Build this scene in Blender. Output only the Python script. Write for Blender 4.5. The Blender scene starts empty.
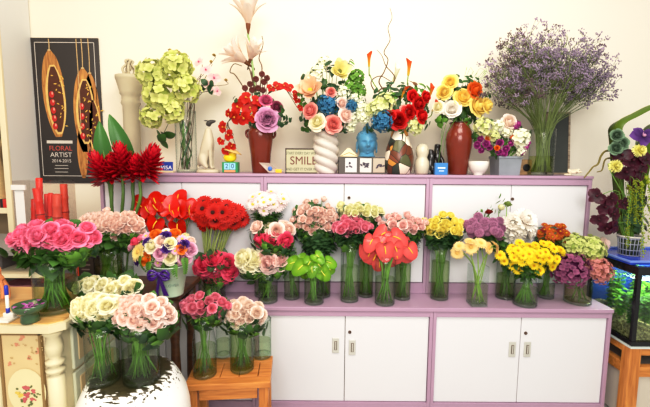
import bpy, bmesh, math, random
from mathutils import Vector, Matrix, Quaternion, Euler
random.seed(7)
sc = bpy.context.scene
COL = sc.collection
PI = math.pi
V3 = Vector
rnd = random.uniform

# ------------------------------------------------------------------ camera
F = 380.0
H = 1.40
PITCH = math.radians(6.08)
ROLL = math.radians(0.45)
cam_d = bpy.data.cameras.new('camera')
cam = bpy.data.objects.new('camera', cam_d)
COL.objects.link(cam)
RM = Matrix.Rotation(PI/2 - PITCH, 3, 'X') @ Matrix.Rotation(ROLL, 3, 'Z')
CP = V3((0, 0, H))
cam.matrix_world = Matrix.Translation(CP) @ RM.to_4x4()
cam_d.sensor_width = 36
cam_d.lens = F/650*36
cam_d.clip_start = 0.02
sc.camera = cam
FWD = RM @ V3((0, 0, -1))

def ray(px, py):
    return RM @ V3(((px-325)/F, -(py-203.5)/F, -1))
def at(px, py, Y):
    d = ray(px, py)
    return CP + d*(Y/d.y)
def on_z(px, py, z):
    d = ray(px, py)
    return CP + d*((z-H)/d.z)
def mpp(p):
    return (V3(p)-CP).dot(FWD)/F

# ------------------------------------------------------------------ materials
def srgb(c):
    def f(x):
        x /= 255.0
        return x/12.92 if x <= 0.04045 else ((x+0.055)/1.055)**2.4
    return (f(c[0]), f(c[1]), f(c[2]), 1)

_mats = {}
def base_mat(name):
    m = bpy.data.materials.new(name)
    m.use_nodes = True
    nt = m.node_tree
    b = nt.nodes['Principled BSDF']
    return m, nt, b

def plain(name, c, rough=0.5, metal=0.0, noise=0.06, nscale=12, spec=0.5, bump=0.0):
    if name in _mats: return _mats[name]
    m, nt, b = base_mat(name)
    tc = nt.nodes.new('ShaderNodeTexCoord')
    n = nt.nodes.new('ShaderNodeTexNoise'); n.inputs['Scale'].default_value = nscale
    n.inputs['Detail'].default_value = 3
    nt.links.new(tc.outputs['Object'], n.inputs['Vector'])
    mx = nt.nodes.new('ShaderNodeMix'); mx.data_type = 'RGBA'
    L = srgb(c)
    mx.inputs['A'].default_value = (L[0]*(1-noise), L[1]*(1-noise), L[2]*(1-noise), 1)
    mx.inputs['B'].default_value = (min(1, L[0]*(1+noise)), min(1, L[1]*(1+noise)), min(1, L[2]*(1+noise)), 1)
    nt.links.new(n.outputs['Fac'], mx.inputs['Factor'])
    nt.links.new(mx.outputs['Result'], b.inputs['Base Color'])
    b.inputs['Roughness'].default_value = rough
    b.inputs['Metallic'].default_value = metal
    b.inputs['Specular IOR Level'].default_value = spec
    if bump:
        bp = nt.nodes.new('ShaderNodeBump'); bp.inputs['Strength'].default_value = bump
        bp.inputs['Distance'].default_value = 0.01
        nt.links.new(n.outputs['Fac'], bp.inputs['Height'])
        nt.links.new(bp.outputs['Normal'], b.inputs['Normal'])
    _mats[name] = m
    return m

def petal(name, c_in, c_edge, vary=0.10, rough=0.55, trans=0.25):
    """petal shader: throat colour -> edge colour along the mesh attribute 't', random value per flower, some translucency"""
    if name in _mats: return _mats[name]
    m, nt, b = base_mat(name)
    a = nt.nodes.new('ShaderNodeAttribute'); a.attribute_name = 't'
    mx = nt.nodes.new('ShaderNodeMix'); mx.data_type = 'RGBA'
    mx.inputs['A'].default_value = srgb(c_in); mx.inputs['B'].default_value = srgb(c_edge)
    nt.links.new(a.outputs['Fac'], mx.inputs['Factor'])
    oi = nt.nodes.new('ShaderNodeObjectInfo')
    mr = nt.nodes.new('ShaderNodeMapRange')
    mr.inputs['To Min'].default_value = 1-vary; mr.inputs['To Max'].default_value = 1+vary
    nt.links.new(oi.outputs['Random'], mr.inputs['Value'])
    hs = nt.nodes.new('ShaderNodeHueSaturation')
    nt.links.new(mr.outputs['Result'], hs.inputs['Value'])
    nt.links.new(mx.outputs['Result'], hs.inputs['Color'])
    nt.links.new(hs.outputs['Color'], b.inputs['Base Color'])
    b.inputs['Roughness'].default_value = rough
    b.inputs['Specular IOR Level'].default_value = 0.3
    if trans:
        tr = nt.nodes.new('ShaderNodeBsdfTranslucent')
        nt.links.new(hs.outputs['Color'], tr.inputs['Color'])
        ms = nt.nodes.new('ShaderNodeMixShader'); ms.inputs[0].default_value = trans
        nt.links.new(b.outputs[0], ms.inputs[1]); nt.links.new(tr.outputs[0], ms.inputs[2])
        nt.links.new(ms.outputs[0], nt.nodes['Material Output'].inputs['Surface'])
    _mats[name] = m
    return m

def glass(name, tint=(252, 254, 253), edge=(168, 186, 178), gloss=0.9):
    """thin clear glass: tinted transparency that deepens at grazing angles, with a sharp reflection"""
    if name in _mats: return _mats[name]
    m, nt, b = base_mat(name)
    nt.nodes.remove(b)
    lw = nt.nodes.new('ShaderNodeLayerWeight'); lw.inputs['Blend'].default_value = 0.5
    pw_ = nt.nodes.new('ShaderNodeMath'); pw_.operation = 'POWER'; pw_.inputs[1].default_value = 2.5
    nt.links.new(lw.outputs['Facing'], pw_.inputs[0])
    mx = nt.nodes.new('ShaderNodeMix'); mx.data_type = 'RGBA'
    mx.inputs['A'].default_value = srgb(tint); mx.inputs['B'].default_value = srgb(edge)
    nt.links.new(pw_.outputs[0], mx.inputs['Factor'])
    tr = nt.nodes.new('ShaderNodeBsdfTransparent')
    nt.links.new(mx.outputs['Result'], tr.inputs['Color'])
    gl = nt.nodes.new('ShaderNodeBsdfGlossy'); gl.inputs['Roughness'].default_value = 0.16
    gl.inputs['Color'].default_value = (gloss, gloss, gloss, 1)
    fr = nt.nodes.new('ShaderNodeMath'); fr.operation = 'MULTIPLY_ADD'; fr.inputs[1].default_value = .45; fr.inputs[2].default_value = .03
    p2 = nt.nodes.new('ShaderNodeMath'); p2.operation = 'POWER'; p2.inputs[1].default_value = 4.0
    nt.links.new(lw.outputs['Facing'], p2.inputs[0]); nt.links.new(p2.outputs[0], fr.inputs[0])
    ms = nt.nodes.new('ShaderNodeMixShader')
    nt.links.new(fr.outputs[0], ms.inputs[0])
    nt.links.new(tr.outputs[0], ms.inputs[1]); nt.links.new(gl.outputs[0], ms.inputs[2])
    nt.links.new(ms.outputs[0], nt.nodes['Material Output'].inputs['Surface'])
    _mats[name] = m
    return m

def wood(name, c1, c2, scale=6, rough=0.45, axis='X'):
    if name in _mats: return _mats[name]
    m, nt, b = base_mat(name)
    tc = nt.nodes.new('ShaderNodeTexCoord')
    mp = nt.nodes.new('ShaderNodeMapping')
    s = {'X': (1, 9, 9), 'Y': (9, 1, 9), 'Z': (9, 9, 1)}[axis]
    mp.inputs['Scale'].default_value = s
    nt.links.new(tc.outputs['Object'], mp.inputs['Vector'])
    n = nt.nodes.new('ShaderNodeTexNoise'); n.inputs['Scale'].default_value = scale; n.inputs['Detail'].default_value = 6
    n.inputs['Distortion'].default_value = 1.2
    nt.links.new(mp.outputs[0], n.inputs['Vector'])
    cr = nt.nodes.new('ShaderNodeValToRGB')
    cr.color_ramp.elements[0].position = 0.3; cr.color_ramp.elements[0].color = srgb(c1)
    cr.color_ramp.elements[1].position = 0.7; cr.color_ramp.elements[1].color = srgb(c2)
    nt.links.new(n.outputs['Fac'], cr.inputs[0]); nt.links.new(cr.outputs[0], b.inputs['Base Color'])
    b.inputs['Roughness'].default_value = rough
    _mats[name] = m
    return m

# ------------------------------------------------------------------ mesh building
class G:
    def __init__(s): s.v = []; s.f = []; s.t = []; s.m = []
    def add(s, vf, M=None, mi=0):
        v, f = vf[0], vf[1]
        t = vf[2] if len(vf) > 2 else None
        b = len(s.v)
        if M is None: s.v += [V3(x) for x in v]
        else: s.v += [M @ V3(x) for x in v]
        s.f += [tuple(b+i for i in q) for q in f]
        s.t += (t if t else [0.5]*len(v))
        s.m += [mi]*len(f)
        return s
    def mesh(s, name, mats, smooth=True):
        me = bpy.data.meshes.new(name)
        me.from_pydata([tuple(x) for x in s.v], [], s.f)
        if not isinstance(mats, (list, tuple)): mats = [mats]
        for m in mats: me.materials.append(m)
        if len(mats) > 1: me.polygons.foreach_set('material_index', s.m)
        at_ = me.attributes.new('t', 'FLOAT', 'POINT')
        at_.data.foreach_set('value', s.t)
        if smooth: me.polygons.foreach_set('use_smooth', [True]*len(s.f))
        me.update()
        return me

def put(name, me, parent=None, loc=(0, 0, 0), rot=None, scale=None):
    o = bpy.data.objects.new(name, me)
    COL.objects.link(o)
    if parent: o.parent = parent
    o.location = loc
    if rot is not None:
        o.rotation_mode = 'QUATERNION'; o.rotation_quaternion = rot
    if scale is not None: o.scale = (scale,)*3 if isinstance(scale, (int, float)) else scale
    return o
def build(name, g, mats, parent=None, loc=(0, 0, 0), smooth=True, rot=None):
    return put(name, g.mesh(name, mats, smooth), parent, loc, rot)
def tag(o, label, cat, group=None, kind=None):
    o['label'] = label; o['category'] = cat
    if group: o['group'] = group
    if kind: o['kind'] = kind
    return o
def empty(name, loc, label, cat, group=None, rz=0):
    o = bpy.data.objects.new(name, None); COL.objects.link(o)
    o.location = loc; o.rotation_euler = (0, 0, rz); o.empty_display_size = 0.03
    return tag(o, label, cat, group)
def T(*a): return Matrix.Translation(V3(a))
def R(ang, ax): return Matrix.Rotation(ang, 4, ax)
def S(x, y=None, z=None):
    if y is None: y = z = x
    return Matrix.Diagonal((x, y, z, 1))

def box(cx, cy, cz, sx, sy, sz, b=0.0):
    bm = bmesh.new()
    bmesh.ops.create_cube(bm, size=1)
    for v in bm.verts: v.co = V3((v.co.x*sx, v.co.y*sy, v.co.z*sz))
    if b > 0:
        bmesh.ops.bevel(bm, geom=bm.edges[:], offset=min(b, 0.45*min(sx, sy, sz)), segments=2, affect='EDGES', profile=0.5)
    bm.verts.index_update()
    v = [v.co + V3((cx, cy, cz)) for v in bm.verts]
    f = [tuple(x.index for x in p.verts) for p in bm.faces]
    bm.free()
    return v, f
def box2(x0, x1, y0, y1, z0, z1, b=0.0):
    return box((x0+x1)/2, (y0+y1)/2, (z0+z1)/2, abs(x1-x0), abs(y1-y0), abs(z1-z0), b)

def lathe(prof, n=28, cap=True, wob=None):
    v, f = [], []
    m = len(prof)
    for (r, z) in prof:
        for i in range(n):
            a = 2*PI*i/n
            rr = r if wob is None else r*wob(a, z)
            v.append((rr*math.cos(a), rr*math.sin(a), z))
    for k in range(m-1):
        for i in range(n):
            j = (i+1) % n
            f.append((k*n+i, k*n+j, (k+1)*n+j, (k+1)*n+i))
    if cap:
        f.append(tuple(range(n))[::-1]); f.append(tuple((m-1)*n+i for i in range(n)))
    return v, f
def tube(pts, rad, n=5, cap=True):
    pts = [V3(p) for p in pts]
    if not isinstance(rad, (list, tuple)): rad = [rad]*len(pts)
    v, f, t = [], [], []
    d0 = (pts[1]-pts[0]).normalized()
    up = V3((0, 1, 0)) if abs(d0.y) < 0.8 else V3((1, 0, 0))
    x = d0.cross(up).normalized()
    for k, p in enumerate(pts):
        d = (pts[min(k+1, len(pts)-1)]-pts[max(k-1, 0)]).normalized()
        x = (x - d*x.dot(d)).normalized()
        y = d.cross(x)
        for i in range(n):
            a = 2*PI*i/n
            v.append(p + (x*math.cos(a)+y*math.sin(a))*rad[k]); t.append(k/(len(pts)-1))
    for k in range(len(pts)-1):
        for i in range(n):
            j = (i+1) % n
            f.append((k*n+i, k*n+j, (k+1)*n+j, (k+1)*n+i))
    if cap:
        f.append(tuple(range(n))[::-1]); f.append(tuple((len(pts)-1)*n+i for i in range(n)))
    return v, f, t
def curve(pts, k=6):
    """Catmull-Rom through pts"""
    P = [V3(p) for p in pts]
    P = [P[0]*2-P[1]] + P + [P[-1]*2-P[-2]]
    out = []
    for i in range(1, len(P)-2):
        a, b, c, d = P[i-1:i+3]
        for j in range(k):
            t = j/k
            out.append(0.5*((2*b)+(c-a)*t+(2*a-5*b+4*c-d)*t*t+(3*b-a-3*c+d)*t**3))
    out.append(P[-2])
    return out
def sphere(r=1, nu=12, nv=8, sx=1, sy=1, sz=1):
    prof = [(max(1e-4, r*math.sin(PI*k/nv)), -r*math.cos(PI*k/nv)) for k in range(nv+1)]
    v, f = lathe(prof, nu)
    return [(a*sx, b*sy, c*sz) for a, b, c in v], f
OCT = ([(1, 0, 0), (-1, 0, 0), (0, 1, 0), (0, -1, 0), (0, 0, 1), (0, 0, -1)],
       [(0, 2, 4), (2, 1, 4), (1, 3, 4), (3, 0, 4), (2, 0, 5), (1, 2, 5), (3, 1, 5), (0, 3, 5)])
def strip(L, W, a0=0.0, bend=0.0, cup=0.0, nu=5, nv=2, wf=None, wave=0.0):
    """petal or leaf along +x rising by angle a0 then bending; half width W*wf(t)"""
    if wf is None: wf = lambda t: math.sin(PI*min(1, 0.06+0.94*t))**0.7
    v, f, t_ = [], [], []
    x = z = 0.0
    for i in range(nu+1):
        t = i/nu
        a = a0 + bend*t
        if i:
            x += math.cos(a)*L/nu; z += math.sin(a)*L/nu
        w = W*max(0.02, wf(t))
        for j in range(-nv, nv+1):
            s = j/nv
            v.append((x - math.sin(a)*cup*s*s*w, s*w, z + math.cos(a)*cup*s*s*w + wave*math.sin(7*t+3*s)*w*abs(s)))
            t_.append(t)
    n = 2*nv+1
    for i in range(nu):
        for j in range(n-1):
            f.append((i*n+j, (i+1)*n+j, (i+1)*n+j+1, i*n+j+1))
    return v, f, t_
def frame(d, xh=None, spin=0.0):
    """rotation whose z is d and whose x follows xh"""
    d = V3(d).normalized()
    if xh is None:
        q = V3((0, 0, 1)).rotation_difference(d)
        return q @ Quaternion((0, 0, 1), spin)
    x = V3(xh) - d*d.dot(V3(xh))
    if x.length < 1e-5: x = d.orthogonal()
    x.normalize(); y = d.cross(x)
    return Matrix((x, y, d)).transposed().to_quaternion()
def fib(n, zmin=-1.0):
    out = []
    for k in range(n):
        z = 1-(1-zmin)*(k+0.5)/n
        r = math.sqrt(max(0, 1-z*z)); a = k*2.399963
        out.append(V3((r*math.cos(a), r*math.sin(a), z)))
    return out

# ------------------------------------------------------------------ blooms (unit size, axis +z)
def petal_cup(g, ph, dphi, Rr, zt, lip, tz=0.12, ns=6, nt=6, close=0.0, t0=0.0, t1=1.0, z0=0.0):
    v, f, t_ = [], [], []
    for k in range(nt+1):
        t = k/nt
        for j in range(ns+1):
            s = 2*j/ns-1
            q = max(0, (t-0.70)/0.30)
            r = Rr*(math.sin(PI*.5*min(1, t*1.05))**0.65)*(1-close*t*t) + lip*q**1.6*(1-0.25*s*s) + 0.07*Rr*s
            z = z0 + zt*t**1.15 - lip*0.55*q**2 - tz*zt*abs(s)**2.5*t
            w = dphi*(0.60+0.40*math.sin(PI*min(1, 0.12+0.78*t)))
            a = ph + s*w
            v.append((r*math.cos(a), r*math.sin(a), z)); t_.append((t0+(t1-t0)*t)**.6)
    for k in range(nt):
        for j in range(ns):
            b = k*(ns+1)+j
            f.append((b, b+1, b+ns+2, b+ns+1))
    g.add((v, f, t_))
def rose_calyx(g):
    g.add(([(0, 0, -.14)]+[(.34*math.cos(2*PI*i/6), .34*math.sin(2*PI*i/6), .08) for i in range(6)], [(0, (i+1) % 6+1, i+1) for i in range(6)], [0]*7))
def m_rose(openness=1.0, seed=0):
    r = random.Random(seed)
    g = G(); ph = r.uniform(0, 6)
    for k, (n, Rr, zt, lip, dphi, cl) in enumerate(((2, .20, 1.14, 0, 1.9, .60), (3, .34, 1.15, .0, 1.35, .46), (3, .48, 1.12, .02, 1.25, .32), (4, .62, 1.02, .07, 1.0, .14),
                                 (5, .74, .84, .16*openness, .82, .02), (5, .82, .58, .30*openness, .82, 0))):
        for i in range(n):
            petal_cup(g, ph+2*PI*i/n+r.uniform(-.18, .18), dphi, Rr*r.uniform(.95, 1.05), zt*r.uniform(.95, 1.04), lip*r.uniform(.7, 1.3), close=cl, ns=5, nt=5, t0=.04*k, t1=.45+.55*k/5)
        ph += 0.75
    rose_calyx(g)
    return g
def m_bud(seed=0):
    g = G(); r = random.Random(seed); ph = r.uniform(0, 6)
    for k, (n, Rr, zt, lip, dphi, cl) in enumerate(((2, .24, 1.36, 0, 1.9, .55), (3, .42, 1.36, .01, 1.35, .42), (3, .60, 1.28, .05, 1.2, .28), (4, .76, 1.10, .12, .98, .08))):
        for i in range(n):
            petal_cup(g, ph+2*PI*i/n+r.uniform(-.2, .2), dphi, Rr, zt*r.uniform(.95, 1.05), lip*r.uniform(.7, 1.3), close=cl, ns=5, nt=5, t1=.4+.6*k/3)
        ph += .8
    rose_calyx(g)
    return g
def m_peony(seed=0):
    g = m_rose(1.2, seed); r = random.Random(seed)
    for d in fib(40, 0.1):
        g.add(strip(.42, .22, .5, .9, .3, 3, 1, wave=.25), Matrix.Translation(d*0.42+V3((0, 0, .35))) @ frame(d, None, r.uniform(0, 6)).to_matrix().to_4x4())
    return g
def m_rays(n=18, rings=2, L=1.0, W=.15, tilt=.18, bend=-.25, r0=.16, seed=0):
    g = G(); r = random.Random(seed)
    for k in range(rings):
        for i in range(n):
            a = 2*PI*(i+.5*k)/n + r.uniform(-.06, .06)
            g.add(strip(L*(1-.22*k)*r.uniform(.9, 1.04)-r0, W, tilt+.28*k, bend, .15, 3, 1, wf=lambda t: (.55+.45*math.sin(PI*min(1, t*.9+.1))) if t < .99 else .45),
                  R(a, 'Z') @ T(r0, 0, .02*k))
    return g
def m_disc(r=.26, h=.12):
    g = G(); g.add(lathe([(r*.6, -.1), (r, 0), (r*.85, h*.7), (r*.45, h), (.01, h*.8)], 12))
    for d in fib(26, .25):
        g.add(OCT, T(d.x*r*.85, d.y*r*.85, h*.55+d.z*h*.45) @ S(.035))
    return g
def m_pompon(n=120, seed=0, big=False):
    g = G(); r = random.Random(seed)
    for i, d in enumerate(fib(n, -.75)):
        L = .34 if not big else .5
        g.add(strip(L, .15 if not big else .13, .95, -.5 if not big else .7, .5, 3, 1),
              Matrix.Translation(d*(.68 if not big else .55)) @ frame(d, V3((0, 0, -1)) if not big else V3((d.x, d.y, -.6)), 0).to_matrix().to_4x4())
    g.add(sphere(.66, 10, 7), mi=0)
    return g
def m_mum(seed=0):
    g = G(); r = random.Random(seed)
    for k, (n, el, L, bend) in enumerate(((20, -.25, 1.0, -.3), (20, .1, .95, .2), (18, .4, .85, .6), (15, .75, .72, 1.0), (11, 1.1, .6, 1.2), (7, 1.35, .5, 1.0))):
        for i in range(n):
            a = 2*PI*(i+.5*(k % 2))/n + r.uniform(-.08, .08)
            g.add(strip(L*r.uniform(.92, 1.05), .13, el, bend, .5, 4, 1, wf=lambda t: .5+.5*math.sin(PI*min(1, .1+.85*t))), R(a, 'Z') @ T(.08, 0, .05))
    return g
def m_hydrangea(n=64, fr=.22, zmin=-.35, seed=0, flat=.85, pw=.50, core=.62, jit=.1):
    g = G(); r = random.Random(seed)
    for d in fib(n, zmin):
        d = (d+V3((r.uniform(-jit, jit), r.uniform(-jit, jit), r.uniform(-jit, jit)))).normalized()
        nd = (d+V3((r.uniform(-1, 1), r.uniform(-1, 1), r.uniform(-1, 1)))*jit*2.2).normalized()
        M = Matrix.Translation(V3((d.x, d.y, d.z*flat))*r.uniform(.76, .98)) @ frame(nd, None, r.uniform(0, 6)).to_matrix().to_4x4()
        tv = r.uniform(-.25, .25)
        for i in range(4):
            v, f, t_ = strip(fr, fr*pw, .30, .05, .25, 3, 1, wf=lambda t: (.22, .85, 1.0, .42)[int(round(t*3))])
            g.add((v, f, [max(0, min(1, .25+.75*q+tv)) for q in t_]), M @ R(i*PI/2, 'Z'))
    v, f = sphere(core, 8, 6, 1, 1, flat)
    g.add((v, f, [-.6]*len(v)))
    return g
def m_anthurium(seed=0):
    """heart spathe: tip to +x, face +z"""
    g = G(); n = 28; rings = 5
    v, f, t_ = [(0, 0, 0)], [], [0]
    for k in range(1, rings+1):
        q = k/rings
        for i in range(n):
            a = 2*PI*i/n - PI
            c = math.cos(a)
            rr = .78 + .22*c**3 if c > 0 else .78
            if c > 0: rr = .74 + .40*max(0, c)**5
            else: rr = .76 - .42*max(0, -c)**9 + .10*(-c)*(1-(-c)**6)
            x, y = q*rr*c, q*rr*math.sin(a)*.98
            z = .16*q*q - .22*max(0, x)**2 + .06*math.sin(5*a)*q*q*.5
            v.append((x, y, z)); t_.append(q)
    for i in range(n): f.append((0, 1+i, 1+(i+1) % n))
    for k in range(rings-1):
        for i in range(n):
            j = (i+1) % n
            f.append((1+k*n+i, 1+(k+1)*n+i, 1+(k+1)*n+j, 1+k*n+j))
    g.add((v, f, t_), T(.2, 0, 0))
    return g
def m_spadix():
    g = G(); g.add(tube(curve([(-.02, 0, 0), (.12, 0, .22), (.32, 0, .36), (.58, 0, .42)], 4), [.040]*8+[.044, .042, .038, .034, .016][:5], 7))
    return g
def m_orchid(seed=0):
    g = G(); r = random.Random(seed)
    for a, L, W in ((PI/2, .95, .36), (PI/2+2.2, .9, .34), (PI/2-2.2, .9, .34), (.12, 1.0, .52), (PI-.12, 1.0, .52)):
        g.add(strip(L, W, .28, -.5, .2, 5, 2, wave=.12), R(a, 'Z'))
    return g
def m_lip():
    g = G(); g.add(strip(.6, .22, .7, -1.3, -.5, 4, 1), R(-PI/2, 'Z')); g.add(sphere(.13, 7, 5), T(0, 0, .16)); return g
def m_magnolia(n=7, openn=1.7, seed=0):
    g = G(); r = random.Random(seed)
    for k, (m, el, L) in enumerate(((4, .35/openn, 1.0), (4, .75/openn, .92), (3, 1.1/openn, .75))):
        for i in range(m):
            g.add(strip(L*r.uniform(.93, 1.05), .36, el, .75, .55, 6, 2, wf=lambda t: math.sin(PI*min(1, .05+.9*t))**.6), R(2*PI*i/m+k*.8+r.uniform(-.15, .15), 'Z') @ T(.06, 0, 0))
    return g
def m_trumpet():
    """tall amaryllis-like cup of many upright, curling petals"""
    g = G(); r = random.Random(2)
    for k, (m, W, a0, bd, L) in enumerate(((6, .25, 1.30, -.75, 1.55), (6, .24, 1.42, -.45, 1.6), (4, .20, 1.5, -.1, 1.45))):
        for i in range(m):
            g.add(strip(L*r.uniform(.88, 1.06), W, a0+r.uniform(-.1, .1), bd*r.uniform(.6, 1.3), .5, 7, 2, wf=lambda t: .12+.88*math.sin(PI*min(1, .02+.9*t))**.9, wave=.05), R(2*PI*i/m+k*.6+r.uniform(-.1, .1), 'Z') @ T(.02, 0, 0))
    return g
def m_calyx():
    g = G(); g.add(lathe([(.02, -.4), (.06, -.2), (.11, .0), (.13, .18), (.10, .28)], 10)); return g
def m_calla():
    g = G(); v, f, t_ = [], [], []; n = 16; m = 9
    for k in range(m+1):
        t = k/m
        for i in range(n+1):
            a = 2*PI*i/n*1.04
            fl = .13+.10*t+.42*max(0, t-.55)**1.6*(1+.9*math.cos(a))
            v.append((fl*math.cos(a), fl*math.sin(a), t*(1.5+.42*max(0, math.cos(a))**2*max(0, t-.6)*2))); t_.append(t)
    for k in range(m):
        for i in range(n): f.append((k*(n+1)+i, k*(n+1)+i+1, (k+1)*(n+1)+i+1, (k+1)*(n+1)+i))
    g.add((v, f, t_)); g.add(tube([(0, 0, .3), (0, 0, 1.3)], .06, 6)); return g
def m_ginger(seed=0):
    g = G(); r = random.Random(seed); n = 110
    for k in range(n):
        q = k/n
        a = k*2.399963
        el = -.45+1.75*q
        M = T(.16*math.cos(a), .16*math.sin(a), .0+1.05*q) @ R(a, 'Z')
        g.add(strip((.62-.22*q)*r.uniform(.75, 1.15), .105-.03*q, el+r.uniform(-.15, .15), .55, .7, 4, 1, wf=lambda t: math.sin(PI*min(1, .2+.8*t))**.7), M)
    g.add(sphere(.2, 8, 6, 1, 1, 3.0), T(0, 0, .5))
    return g
def m_leaves(n=5, L=.06, W=.02, z0=-.10, z1=.0, down=.3, seed=0, tri=True):
    """leaves set round a stem that runs along z; lengths in metres"""
    g = G(); r = random.Random(seed)
    for i in range(n):
        z = z0+(z1-z0)*(i+.5)/n; a = i*2.4+r.uniform(-.4, .4)
        l = L*r.uniform(.8, 1.2)
        g.add(strip(l, W*r.uniform(.85, 1.15), r.uniform(.0, .5), -r.uniform(.6, 1.3)*down*2, -.25, 5, 1, wf=lambda t: math.sin(PI*min(1, .05+.95*t**.85))**.75), T(0, 0, z) @ R(a, 'Z'))
        if tri:
            for s in (-1, 1):
                g.add(strip(l*.7, W*.75, .1, -.7*down*2, -.25, 4, 1, wf=lambda t: math.sin(PI*min(1, .05+.95*t**.85))**.75), T(0, 0, z) @ R(a, 'Z') @ T(l*.3, 0, .006) @ R(s*.9, 'Z'))
    return g

_protos = {}
def proto(key, gen, mat):
    k = (key, mat.name)
    if k not in _protos: _protos[k] = gen().mesh(key, mat)
    return _protos[k]

LEAF = petal('rose leaf green', (40, 74, 30), (72, 114, 48), .30, .34, .12)
LEAFL = petal('light leaf green', (74, 124, 40), (112, 160, 62), .2, .38, .18)
LEAFD = petal('dark leaf green', (36, 66, 40), (64, 100, 58), .2, .38, .1)
STEM = petal('stem green', (96, 140, 54), (140, 184, 84), .35, .4, 0)
STEMD = petal('dark stem green', (70, 100, 44), (104, 138, 64), .3, .4, 0)
STEMB = plain('brown twig bark', (98, 72, 46), .7, 0, .25, 40)

# kind -> list of (part, key, gen)
KIND = {
    'rose':   lambda v: [('bloom', 'rose%d' % (v % 3), lambda: m_rose(1.0, v % 3))],
    'tight':  lambda v: [('bloom', 'bud%d' % (v % 3), lambda: m_bud(v % 3))] if v % 3 == 0 else [('bloom', 'roset%d' % (v % 2), lambda: m_rose(.6, v % 2+5))],
    'peony':  lambda v: [('bloom', 'peony', lambda: m_peony(1))],
    'gerbera': lambda v: [('petal_ring', 'gerb%d' % (v % 2), lambda: m_rays(20, 2, 1, .13, .12, -.25, .2, v % 2)), ('flower_center', 'gdisc', lambda: m_disc(.24, .14))],
    'daisy':  lambda v: [('petal_ring', 'dais%d' % (v % 2), lambda: m_rays(15, 2, 1, .17, .2, -.3, .15, v % 2)), ('flower_center', 'ddisc', lambda: m_disc(.26, .2))],
    'pompon': lambda v: [('bloom', 'pompon', lambda: m_pompon(120))],
    'mum':    lambda v: [('bloom', 'mum%d' % (v % 2), lambda: m_mum(v % 2))],
    'anthurium': lambda v: [('spathe', 'spathe', m_anthurium), ('spadix', 'spadix', m_spadix)],
    'hydrangea': lambda v: [('bloom', 'hydr%d' % (v % 2), lambda: m_hydrangea(115, .17, -.45, v % 2, .88, .52, .72, .12))],
    'bighyd': lambda v: [('bloom', 'bhydr%d' % (v % 2), lambda: m_hydrangea(40, .36, -.7, v % 2, .95, .47, .55, .16))],
    'smallhyd': lambda v: [('bloom', 'shydr%d' % (v % 2), lambda: m_hydrangea(28, .36, -.5, v % 2, .9, .45, .5, .15))],
    'orchid': lambda v: [('petal_ring', 'orch', m_orchid), ('lip', 'orlip', m_lip)],
    'magnolia': lambda v: [('bloom', 'magn%d' % (v % 2), lambda: m_magnolia(7, 1.7, v % 2)), ('flower_center', 'mgdisc', lambda: m_disc(.16, .3))],
    'trumpet': lambda v: [('bloom', 'trump', m_trumpet), ('calyx', 'calyx', m_calyx)],
    'calla':  lambda v: [('bloom', 'calla', m_calla)],
    'ginger': lambda v: [('bloom', 'ginger%d' % (v % 2), lambda: m_ginger(v % 2))],
}
OFFS = {'rose': .45, 'tight': .5, 'peony': .5, 'mum': .25, 'pompon': 0, 'hydrangea': 0, 'bighyd': 0, 'smallhyd': 0, 'gerbera': 0, 'daisy': 0,
        'anthurium': 0, 'orchid': 0, 'magnolia': .2, 'trumpet': .8, 'calla': .8, 'ginger': .6}
_cnt = [0]
def flower(name, label, cat, group, kind, head, d, size, mats, path, fol=None, stem_r=.0022, stem_mat=None, tip=None, jitter_spin=True):
    """one flower: an Empty at its stem base, with bloom parts, stem and foliage. path: points from base up (head is added)."""
    _cnt[0] += 1; v = _cnt[0]
    d = V3(d).normalized(); head = V3(head)
    base = V3(path[0])
    root = empty(name, base, label, cat, group)
    if not isinstance(mats, (list, tuple)): mats = [mats]
    q = frame(d, tip) if tip is not None else frame(d, None, rnd(0, 6.28))
    bl = head - d*OFFS[kind]*size - base
    for i, (part, key, gen) in enumerate(KIND[kind](v)):
        put(part, proto(key, gen, mats[min(i, len(mats)-1)]), root, bl, q, size)
    pts = [V3(p)-base for p in path]
    neck = bl - d*min(.05, .8*size+.012)
    pts = curve(pts + [neck, bl + d*.05*size], 4)
    g = G(); n = len(pts)
    g.add(tube(pts, [stem_r]*(n-2)+[stem_r*1.2, stem_r*2.0 if kind in ('rose', 'tight') else stem_r], 5))
    build('stem', g, stem_mat or STEM, root)
    if fol:
        for (frac, fkey, fgen, fmat, sc_) in (fol if v % 3 or len(fol) < 3 else fol[1:]):
            i = min(n-2, max(0, int(frac*(n-1))))
            tdir = (pts[i+1]-pts[i]).normalized()
            put('foliage', proto(fkey+str(v % 3), (lambda fg=fgen, vv=v: fg(vv % 3)), fmat), root, pts[i], frame(tdir, None, rnd(0, 6.28)), sc_*rnd(.85, 1.15))
    return root

ROSEF = lambda s: m_leaves(4, .058, .021, -.05, .02, .45, s)
BROADF = lambda s: m_leaves(5, .075, .025, -.06, .02, .5, s, tri=False)
THINF = lambda s: m_leaves(6, .045, .010, -.09, .02, .35, s, tri=False)

# ------------------------------------------------------------------ vases
GL = glass('clear vase glass')
GLG = glass('green tinted vase glass', (246, 251, 246), (170, 194, 178))
WATER = glass('vase water', (244, 250, 236), (204, 220, 186), .8)
WATERG = glass('murky green vase water', (234, 242, 216), (190, 208, 160), .7)
GLBASE = glass('thick vase base glass', (246, 251, 248), (196, 212, 204))

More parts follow.
